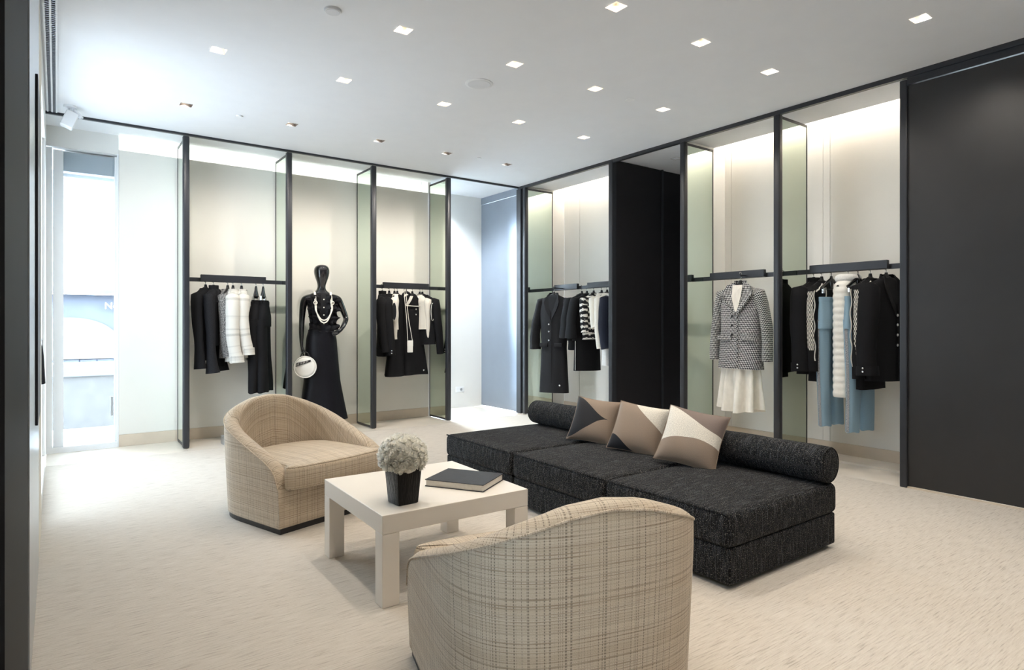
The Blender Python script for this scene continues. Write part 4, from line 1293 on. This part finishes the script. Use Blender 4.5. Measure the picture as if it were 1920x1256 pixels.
def arm_bracket(label, x, y, xr):
    a = thing('display_arm', label, 'bracket', (xr, y, RR_))
    MB().box(x - xr - 0.01, -0.056, -0.006, 0.006, -0.006, 0.006).build('arm', M['dark_frame'], a)
    MB().box(x - xr - 0.016, x - xr - 0.010, -0.006, 0.006, -0.006, 0.014).build('stop', M['dark_frame'], a)


arm_bracket('short display arm holding the long charcoal coat', CXY[0], CXY[1], 5.76)
hanger('black hanger under the long charcoal coat', (CXY[0], CXY[1], RR_), R_(-66), 'black', 0.18)
listA = []
for y, lab, th in ((6.27, 'black cape-sleeved top just right of the long coat', -22), (6.17, 'black cape-sleeved top behind the striped knit', -14)):
    o = jacket('cape_top', lab, 'top', (5.76, y, RR_), R_(th), 'black_wool', L=0.62, w=0.20, waist=0.20, hem=0.215, dep=0.075, slen=0.50, sr=(0.085, 0.088), spread=0.06, flare=0.25, group=GA, seed=y, swing=0.0)
    listA.append((5.76, y, th, 'black hanger of the ' + ('cape top beside the coat' if y > 6.2 else 'cape top behind the stripes')))
o = flared('black_skirt', 'straight black skirt below the cape-sleeved tops', 'skirt', (5.76, 6.165, RR_), R_(-14), 'black_wool', -0.60, -1.12, 0.185, 0.20, 0.06, 0.075, fold=0.05, nf=4, group=GA)
MB().tube([(-0.192, -0.03, -0.62), (-0.20, -0.035, -1.11)], 0.004, 6).build('side_piping', M['pearl_trim'], o)
jacket('striped_knit', 'black and white wavy striped knit top', 'top', (5.76, 6.04, RR_), R_(-8), 'wave_stripe', L=0.60, w=0.175, waist=0.17, hem=0.175, dep=0.06, slen=0.42, sr=(0.066, 0.06), spread=0.02, group=GA, seed=14)
jacket('ivory_cardigan', 'short ivory knit top in front of the stripes', 'top', (5.77, 5.90, RR_), R_(-4), 'ivory_knit', L=0.44, w=0.17, waist=0.16, hem=0.165, dep=0.06, slen=0.36, sr=(0.062, 0.05), spread=0.01, group=GA, seed=15)
jacket('ivory_cardigan', 'longer ivory knit cardigan beside the fluffy vest', 'cardigan', (5.76, 5.79, RR_), R_(0), 'ivory_knit', L=0.66, w=0.18, waist=0.17, hem=0.175, dep=0.06, slen=0.62, sr=(0.064, 0.052), spread=0.01, group=GA, seed=16)
jacket('fluffy_vest', 'fluffy white jacket with navy sleeve nearest the dark passage', 'jacket', (5.75, 5.655, RR_), R_(4), 'white_fluff', L=0.92, w=0.20, waist=0.195, hem=0.19, dep=0.075, slen=0.62, sr=(0.080, 0.075), spread=0.03, sleeve_mat='navy_wool', collar='high', group=GA, seed=17)
for x, y, th, lab in listA + [(5.76, 6.04, -8, 'black hanger of the striped knit'), (5.77, 5.90, -4, 'black hanger of the short ivory top'), (5.76, 5.79, 0, 'black hanger of the longer ivory cardigan'), (5.75, 5.655, 4, 'black hanger of the fluffy white jacket')]:
    hanger(lab, (x, y, RR_), R_(th), 'black', 0.15)

# ---- bay with the single tweed jacket
JX, JY = 5.62, 3.745
o = jacket('tweed_blazer', 'black and white zigzag tweed jacket hung alone facing the room', 'jacket', (JX, JY, RR_), R_(-84), 'zigzag_tweed', L=0.85, w=0.22, waist=0.205, hem=0.235, dep=0.085, slen=0.68, sr=(0.072, 0.062), spread=0.085, collar='none', fold=0.05, seed=18, swing=0.0)
for sg in (-1, 1):
    V = [(sg * 0.048, -0.02, -0.065), (sg * 0.12, -0.055, -0.10), (sg * 0.165, -0.075, -0.185), (sg * 0.14, -0.092, -0.235), (sg * 0.015, -0.098, -0.405), (sg * 0.010, -0.092, -0.36), (sg * 0.05, -0.07, -0.20)]
    if sg > 0: V = [(x, y - 0.008, z) for x, y, z in V]
    lp = MB().loft([V, [(x, y + 0.012, z) for x, y, z in V]]).build('lapel', M['zigzag_tweed'], o, smooth=30, uvbox=True)
    fr = MB()
    pa = [Vector(q) for q in (V[2], V[3], V[4])]
    pts = [pa[0].lerp(pa[1], k / 6) for k in range(6)] + [pa[1].lerp(pa[2], k / 14) for k in range(15)]
    MB().tube([(p.x + 0.006 * sg * math.sin(k * 2.2), p.y - 0.004, p.z) for k, p in enumerate(pts)], 0.008, 6).build('frill', M['zigzag_tweed'], lp, smooth=60)
    MB().rbox(sg * 0.125 - 0.075, sg * 0.125 + 0.075, -0.105, -0.085, -0.655, -0.605, 0.006).build('pocket_flap', M['zigzag_tweed'], o, smooth=40)
MB().grid(lambda u, v: (lerp(1, 1.25, v) * 0.062 * math.cos(PI * u), lerp(1, 1.25, v) * 0.05 * math.sin(PI * u) - 0.01, -0.05 - 0.06 * v), 14, 3).build('collar', M['zigzag_tweed'], o, smooth=75)
MB().add([(-0.052, -0.065, -0.10), (0.055, -0.065, -0.10), (0.05, -0.094, -0.22), (0.01, -0.100, -0.37), (-0.012, -0.100, -0.37), (-0.05, -0.094, -0.22)], [(0, 5, 4, 3, 2, 1)]).build('inner_blouse', M['cream_silk'], o)
MB().tube([(0.012, -0.098, -0.40), (0.014, -0.104, -0.65), (0.016, -0.106, -0.945)], 0.006, 6).build('placket', M['zigzag_tweed'], o)
buttons(o, [(x, -0.103, z) for z in (-0.42, -0.51, -0.60) for x in (-0.04,)], 0.013, 'black_plastic')
arm_bracket('short display arm holding the zigzag tweed jacket', JX, JY, 5.76)
hanger('black hanger under the zigzag tweed jacket', (JX, JY, RR_), R_(-84), 'black', 0.18)
flared('pleated_skirt', 'cream pleated skirt showing below the zigzag tweed jacket', 'skirt', (JX + 0.01, JY, RR_), R_(-84), 'cream_silk', -0.55, -1.37, 0.16, 0.205, 0.05, 0.07, fold=0.75, nf=9, sharp=0.7, seed=2)

# ---- bay with jeans
GC = 'clothes on the rail beside the black sliding panel'
jacket('black_coat', 'black wool jacket with paired cuff buttons, left end of the denim rail', 'jacket', (5.76, 3.06, RR_), R_(-6), 'black_wool', L=0.86, w=0.215, waist=0.20, hem=0.21, dep=0.085, slen=0.74, sr=(0.088, 0.078), spread=0.04, collar='high', cuff=True, cuff_btn=True, group=GC, seed=19, swing=0.02)


def lace_cardigan(label, y, th, seed, L, sl):
    o = jacket('lace_cardigan', label, 'cardigan', (5.76, y, RR_), R_(th), 'black_wool', L=L, w=0.195, waist=0.18, hem=0.185, dep=0.06, slen=sl, sr=(0.064, 0.056), spread=0.03, collar='round', group=GC, seed=seed, swing=0.02)
    n = 24
    def sx(f): return -(0.195 - 0.022 + 0.03 * math.sin(min(1, f * 1.25) * PI / 2)) - lerp(0.064, 0.056, sm(f * 1.1)) * 0.76 - 0.006
    MB().grid(lambda u, v: (sx(v * 0.72 + 0.02) + 0.014 * abs(u - .5), -0.01 + (u - 0.5) * 0.060 - 0.02 * v * v, -0.183 - (v * 0.72 + 0.02) * sl), 3, 12).build('lace_band', M['lace_band'], o, smooth=75)
    for q, off in enumerate((-0.045, 0.048)):
        MB().tube([(sx(k / n * 0.86) + 0.018, off - 0.02 * (k / n) ** 2 + 0.007 * math.sin(k * 0.9 + q), -0.19 - k / n * 0.86 * sl) for k in range(n + 1)], 0.005, 6).build('braid', M['pearl_trim'], o, smooth=60)
    MB().tube([(sx(0) + 0.02 + 0.10 * k / 8, -0.06 - 0.004 * math.sin(PI * k / 8), -0.20 + 0.07 * k / 8 + 0.006 * math.sin(k * 1.8)) for k in range(9)], 0.006, 6).build('braid', M['pearl_trim'], o, smooth=60)
    MB().tube([(-0.06 + 0.012 * math.sin(k * 0.9), -0.068, -0.16 - 0.03 * k) for k in range(18)], 0.005, 6).build('braid', M['pearl_trim'], o, smooth=60)
    return o


lace_cardigan('black cardigan with white lace sleeves, left of the jeans', 2.985, 0, 20, 0.92, 0.74)
trousers('jeans', 'pale blue jeans with dark side trim, left of the white quilted vest', (5.74, 2.885, RR_), R_(-4), 'denim', L=1.16, top=-0.255, hw=0.175, leg=0.09, hemr=0.072, gap=0.10, dep=0.055, trim='denim_trim', group=GC, seed=1, cat='jeans')
# quilted vest
o = thing('quilted_vest', 'long white quilted vest with a soft high collar between the jeans', 'vest', (5.74, 2.735, RR_), 0, GC)
rings = []
nq = 88
for i in range(nq + 1):
    f = i / nq; z = lerp(-0.10, -1.14, f)
    a = interp([(0, 0.10), (0.04, 0.155), (0.1, 0.175), (0.6, 0.165), (1, 0.175)], f); b = interp([(0, 0.06), (0.05, 0.085), (0.5, 0.09), (1, 0.085)], f)
    puffq = 0.007 * abs(math.sin(PI * f * 17))
    rings.append([((a + puffq) * se(math.cos(2 * PI * k / 36), .8), (b + puffq) * se(math.sin(2 * PI * k / 36), .8), z - 0.04 * (1 if math.cos(2 * PI * k / 36) < 0 else 0) * 0) for k in range(36)])
MB().loft(rings).build('quilting', M['quilted_white'], o, smooth=60)
MB().tube([(0.088 * math.cos(2 * PI * k / 24), 0.065 * math.sin(2 * PI * k / 24), -0.085) for k in range(25)], [0.038] * 25, 12, caps=False).build('collar', M['white_fluff'], o, smooth=75)
trousers('jeans', 'pale blue jeans with dark side trim, right of the white quilted vest', (5.73, 2.645, RR_), R_(-6), 'denim', L=1.18, top=-0.255, hw=0.175, leg=0.09, hemr=0.075, gap=0.11, dep=0.055, trim='denim_trim', group=GC, seed=3, cat='jeans')
lace_cardigan('black cardigan with white lace sleeves, right of the jeans', 2.555, -4, 21, 0.96, 0.78)
o = jacket('black_coat', 'black double-breasted wool jacket with silver buttons beside the sliding panel', 'jacket', (5.76, 2.425, RR_), R_(-16), 'black_wool', L=0.88, w=0.22, waist=0.205, hem=0.21, dep=0.095, slen=0.74, sr=(0.092, 0.082), spread=0.04, collar='lapel', cuff=True, cuff_btn=True, group=GC, seed=22, swing=0.02)
buttons(o, [(-0.03, -0.128, z) for z in (-0.42, -0.50, -0.585, -0.67)], 0.012)
for y, x, th, kd, lab in ((3.06, 5.76, -6, 'black', 'dark hanger of the cuffed wool jacket by the mirror'), (2.985, 5.76, 0, 'black', 'dark hanger of the lace cardigan left of the jeans'), (2.885, 5.74, -4, 'clip', 'clip hanger of the jeans left of the quilted vest'),
                          (2.735, 5.74, 0, 'black', 'dark hanger of the quilted white vest'), (2.645, 5.73, -6, 'clip', 'clip hanger of the jeans right of the quilted vest'), (2.555, 5.76, -4, 'black', 'dark hanger of the lace cardigan right of the jeans'),
                          (2.425, 5.76, -16, 'black', 'dark hanger of the double-breasted jacket')):
    hanger(lab, (x, y, RR_), R_(th), kd, 0.16)

# dark garment hem showing from the left wall
fl = flared('hanging_coat', 'dark flared coat hem jutting from the left wall', 'coat', (XL + 0.004, 5.35, 1.75), R_(90), 'charcoal_wool', -0.60, -0.86, 0.010, 0.11, 0.003, 0.019, fold=0.03, nf=3, waistband=False)
MB().tube([(0, 0.0, -0.60), (0, -0.001, -0.56)], 0.002, 6).build('loop', M['charcoal_wool'], fl)
MB().box(-0.01, 0.01, -0.004, 0.003, -0.565, -0.555).build('wall_hook', M['silver'], fl)


# ================================================================ MANNEQUIN
mx, my = 2.585, 7.44
mq = thing('mannequin', 'glossy black egg-headed mannequin in ruffled blouse and long skirt', 'mannequin', (mx, my, 0), R_(-8))
VV = []; EE = []; RR = []


def chain(start, pts):
    prev = start
    for p, r in pts:
        VV.append(p); RR.append(r if isinstance(r, tuple) else (r, r)); i = len(VV) - 1
        if prev is not None: EE.append((prev, i))
        prev = i
    return prev


pel = chain(None, [((0, 0.0, 1.06), (0.155, 0.10))])
sp1 = chain(pel, [((0, 0.0, 1.22), (0.115, 0.085)), ((0, -0.01, 1.40), (0.135, 0.095))])
chs = chain(sp1, [((0, 0, 1.56), (0.13, 0.085))])
nk = chain(chs, [((0, 0.005, 1.655), (0.09, 0.065)), ((0, 0.0, 1.71), (0.052, 0.052)), ((0, -0.006, 1.76), (0.050, 0.054)), ((0, -0.02, 1.81), (0.068, 0.074)), ((0, -0.022, 1.865), (0.090, 0.100)),
                 ((0, -0.016, 1.92), (0.102, 0.116)), ((0, -0.01, 1.97), (0.096, 0.108)), ((0, -0.006, 2.008), (0.055, 0.062))])
# image-left arm hangs down, image-right hand on the hip
la = chain(chs, [((-0.13, 0.0, 1.615), 0.058), ((-0.195, 0.005, 1.60), 0.052), ((-0.215, 0.015, 1.48), 0.043), ((-0.225, 0.015, 1.34), 0.036), ((-0.235, -0.02, 1.22), 0.034), ((-0.243, -0.06, 1.09), 0.024), ((-0.243, -0.075, 1.045), (0.026, 0.020)), ((-0.24, -0.085, 0.995), (0.030, 0.014))])
for k, (dx, dy, ln) in enumerate(((-0.004, -0.024, 0.066), (0.0, -0.008, 0.078), (0.002, 0.008, 0.075), (0.0, 0.022, 0.06))):
    b0 = Vector((-0.24 + dx, -0.085 + dy, 0.985))
    chain(la, [(tuple(b0), 0.009), (tuple(b0 + Vector((0.006, -0.006, -ln * 0.5))), 0.0085), (tuple(b0 + Vector((0.024, -0.008, -ln))), 0.0075)])
chain(la, [((-0.226, -0.108, 0.995), 0.009), ((-0.216, -0.124, 0.965), 0.0085)])
ra = chain(chs, [((0.13, 0.0, 1.62), 0.058), ((0.195, 0.005, 1.605), 0.052), ((0.245, 0.03, 1.51), 0.043), ((0.295, 0.055, 1.405), 0.037), ((0.305, 0.03, 1.35), 0.035), ((0.255, -0.045, 1.275), 0.031), ((0.205, -0.095, 1.215), 0.023), ((0.18, -0.11, 1.195), (0.026, 0.018))])
for k, (dz, ln) in enumerate(((0.022, 0.06), (0.008, 0.07), (-0.006, 0.066), (-0.020, 0.055))):
    b0 = Vector((0.165, -0.118, 1.19 + dz))
    chain(ra, [(tuple(b0), 0.009), (tuple(b0 + Vector((-ln * 0.5, -0.010, -0.008))), 0.0085), (tuple(b0 + Vector((-ln, -0.004, -0.018))), 0.0075)])
chain(ra, [((0.175, -0.09, 1.222), 0.009), ((0.15, -0.075, 1.232), 0.0085)])
for sg in (-1, 1):
    chain(pel, [((sg * 0.085, 0, 0.95), 0.09), ((sg * 0.09, -0.005, 0.56), 0.058), ((sg * 0.09, 0.01, 0.34), 0.05), ((sg * 0.085, 0.02, 0.13), 0.034), ((sg * 0.09, -0.05, 0.06), 0.032), ((sg * 0.095, -0.13, 0.035), 0.028)])
me = bpy.data.meshes.new('mannequin_body'); me.from_pydata(VV, EE, [])
bo = put(bpy.data.objects.new('body', me), mq)
me.materials.append(M['black_gloss'])
skm = bo.modifiers.new('skin', 'SKIN'); skm.use_smooth_shade = True
if not me.skin_vertices: me.attributes  # layer is created with the modifier below
bmx = bmesh.new(); bmx.from_mesh(me)
lay = bmx.verts.layers.skin.verify()
for v, r in zip(bmx.verts, RR):
    v[lay].radius = r; v[lay].use_root = (v.index == 0)
bmx.to_mesh(me); bmx.free()
sbm = bo.modifiers.new('smooth', 'SUBSURF'); sbm.levels = 2; sbm.render_levels = 2
# base
MB().lathe([(0.17, 0.0), (0.17, 0.012), (0.16, 0.015)], 40).build('stand', M['grey_metal'], mq, smooth=40)
MB().tube([(0.0, 0.09, 0.01), (0.0, 0.09, 0.35)], 0.010, 10).build('stand_rod', M['grey_metal'], mq)
# blouse
MB().loft(cloth_rings([(1.665, 0.085, 0.06), (1.64, 0.155, 0.07), (1.58, 0.175, 0.095), (1.46, 0.155, 0.115), (1.30, 0.13, 0.10), (1.18, 0.15, 0.108)], 0.04, 9, 0.3, n=48), True, True).build('blouse', M['black_lace'], mq, smooth=75)
def frill(x0, z0, x1, z1, y, amp, wid, side):
    n = 40
    def f(u, v):
        x = lerp(x0, x1, u); z = lerp(z0, z1, u)
        return (x + side * wid * v * (0.8 + 0.35 * math.sin(u * 23)), y - 0.03 * v + amp * v * math.sin(u * 46 + 1.5 * v), z + 0.01 * math.sin(u * 31) * v)
    return MB().grid(f, n * 2, 5)
for i, (a0, z0, a1, z1, y, sd, wd) in enumerate([(-0.03, 1.64, -0.02, 1.20, -0.112, -1, 0.05), (0.03, 1.64, 0.02, 1.20, -0.112, 1, 0.05), (-0.075, 1.64, -0.06, 1.22, -0.105, -1, 0.06), (0.085, 1.64, 0.07, 1.20, -0.102, 1, 0.065),
                                                (0.135, 1.60, 0.115, 1.22, -0.075, 1, 0.07), (-0.14, 1.60, -0.105, 1.24, -0.075, -1, 0.05)]):
    frill(a0, z0, a1, z1, y, 0.016, wd, sd).build('frill', M['black_lace'], mq, smooth=75)
for k in range(5):
    frill(-0.10, 1.56 - 0.075 * k, 0.10, 1.555 - 0.075 * k, -0.118, 0.012, 0.0, 1).build('frill', M['black_lace'], mq, smooth=75) if False else None
buttons(mq, [(0.004, -0.125, z) for z in (1.585, 1.49, 1.40, 1.30)], 0.008, 'pearl')
# skirt
MB().loft(cloth_rings([(1.215, 0.152, 0.110), (1.12, 0.178, 0.125), (0.95, 0.190, 0.14), (0.60, 0.215, 0.16), (0.14, 0.285, 0.20)], 0.09, 5, 0.8, n=64, nr=24, p=0.95, sway=0.02), True, True).build('skirt', M['black_satin'], mq, smooth=75)
MB().loft([[(0.154 * math.cos(2 * PI * k / 36), 0.114 * math.sin(2 * PI * k / 36), z) for k in range(36)] for z in (1.225, 1.185)]).build('waistband', M['black_satin'], mq, smooth=60)
# necklace: two long strands
for q, (wd, zb) in enumerate(((0.098, 1.335), (0.088, 1.305))):
    pts = []
    for k in range(41):
        s = k / 40.0; a = PI * s
        x = -wd * math.cos(a) * (1.0 if abs(math.cos(a)) > 0.0 else 1)
        u = abs(2 * s - 1)
        z = lerp(zb, 1.675, u ** 1.2)
        x = math.copysign(wd * min(1, (u * 2.2) ** 0.55), s - 0.5)
        pts.append((x, -0.155 + 0.08 * u ** 3, z))
    MB().tube(pts, 0.0085, 8).build('necklace_strand', M['pearl'], mq, smooth=75)
for sg in (-1, 1):
    MB().tube([(sg * 0.098 + 0.02 * math.cos(2 * PI * k / 20), -0.15, 1.545 + 0.02 * math.sin(2 * PI * k / 20)) for k in range(21)], 0.005, 8).build('necklace_charm', M['pearl'], mq, smooth=60)

# round bag in the mannequin's hand
hb = thing('round_bag', 'round white leather bag hanging from the mannequin\'s hand', 'bag', (mx - 0.232, my - 0.105, 0.79), R_(-14))
prof = [(0.001, -0.045), (0.09, -0.044), (0.118, -0.035), (0.128, -0.012), (0.128, 0.012), (0.118, 0.035), (0.09, 0.044), (0.001, 0.045)]
MB().lathe(prof, 40).xform(Matrix.Rotation(PI / 2, 4, 'X')).build('bag_body', M['bag_white'], hb, smooth=60)
for y in (-0.035, 0.035):
    MB().tube([(0.124 * math.cos(2 * PI * k / 40), y, 0.124 * math.sin(2 * PI * k / 40)) for k in range(41)], 0.0055, 8, caps=False).build('piping', M['black_plastic'] if y > 0 else M['bag_white'], hb, smooth=75)
b = MB(); b.add([(-0.105, -0.050, 0.005), (0.06, -0.050, 0.062), (0.062, -0.050, 0.085), (-0.098, -0.050, 0.05)], [(0, 1, 2, 3)])
b.add([(-0.105, -0.046, 0.005), (0.06, -0.046, 0.062), (0.062, -0.046, 0.085), (-0.098, -0.046, 0.05)], [(3, 2, 1, 0)])
b.build('emblem_band', M['black_plastic'], hb)
for k in range(8):
    x = -0.092 + k * 0.017; z = 0.03 + k * 0.0062
    MB().tube([(x, -0.052, z - 0.014), (x + 0.004, -0.052, z + 0.014)], 0.0022, 6).build('stitch', M['bag_white'], hb)
MB().tube([(-0.05, 0, 0.12), (-0.03, 0, 0.165), (0.0, 0, 0.178), (0.03, 0, 0.165), (0.05, 0, 0.12)], 0.006, 8).build('handle', M['black_plastic'], hb, smooth=75)
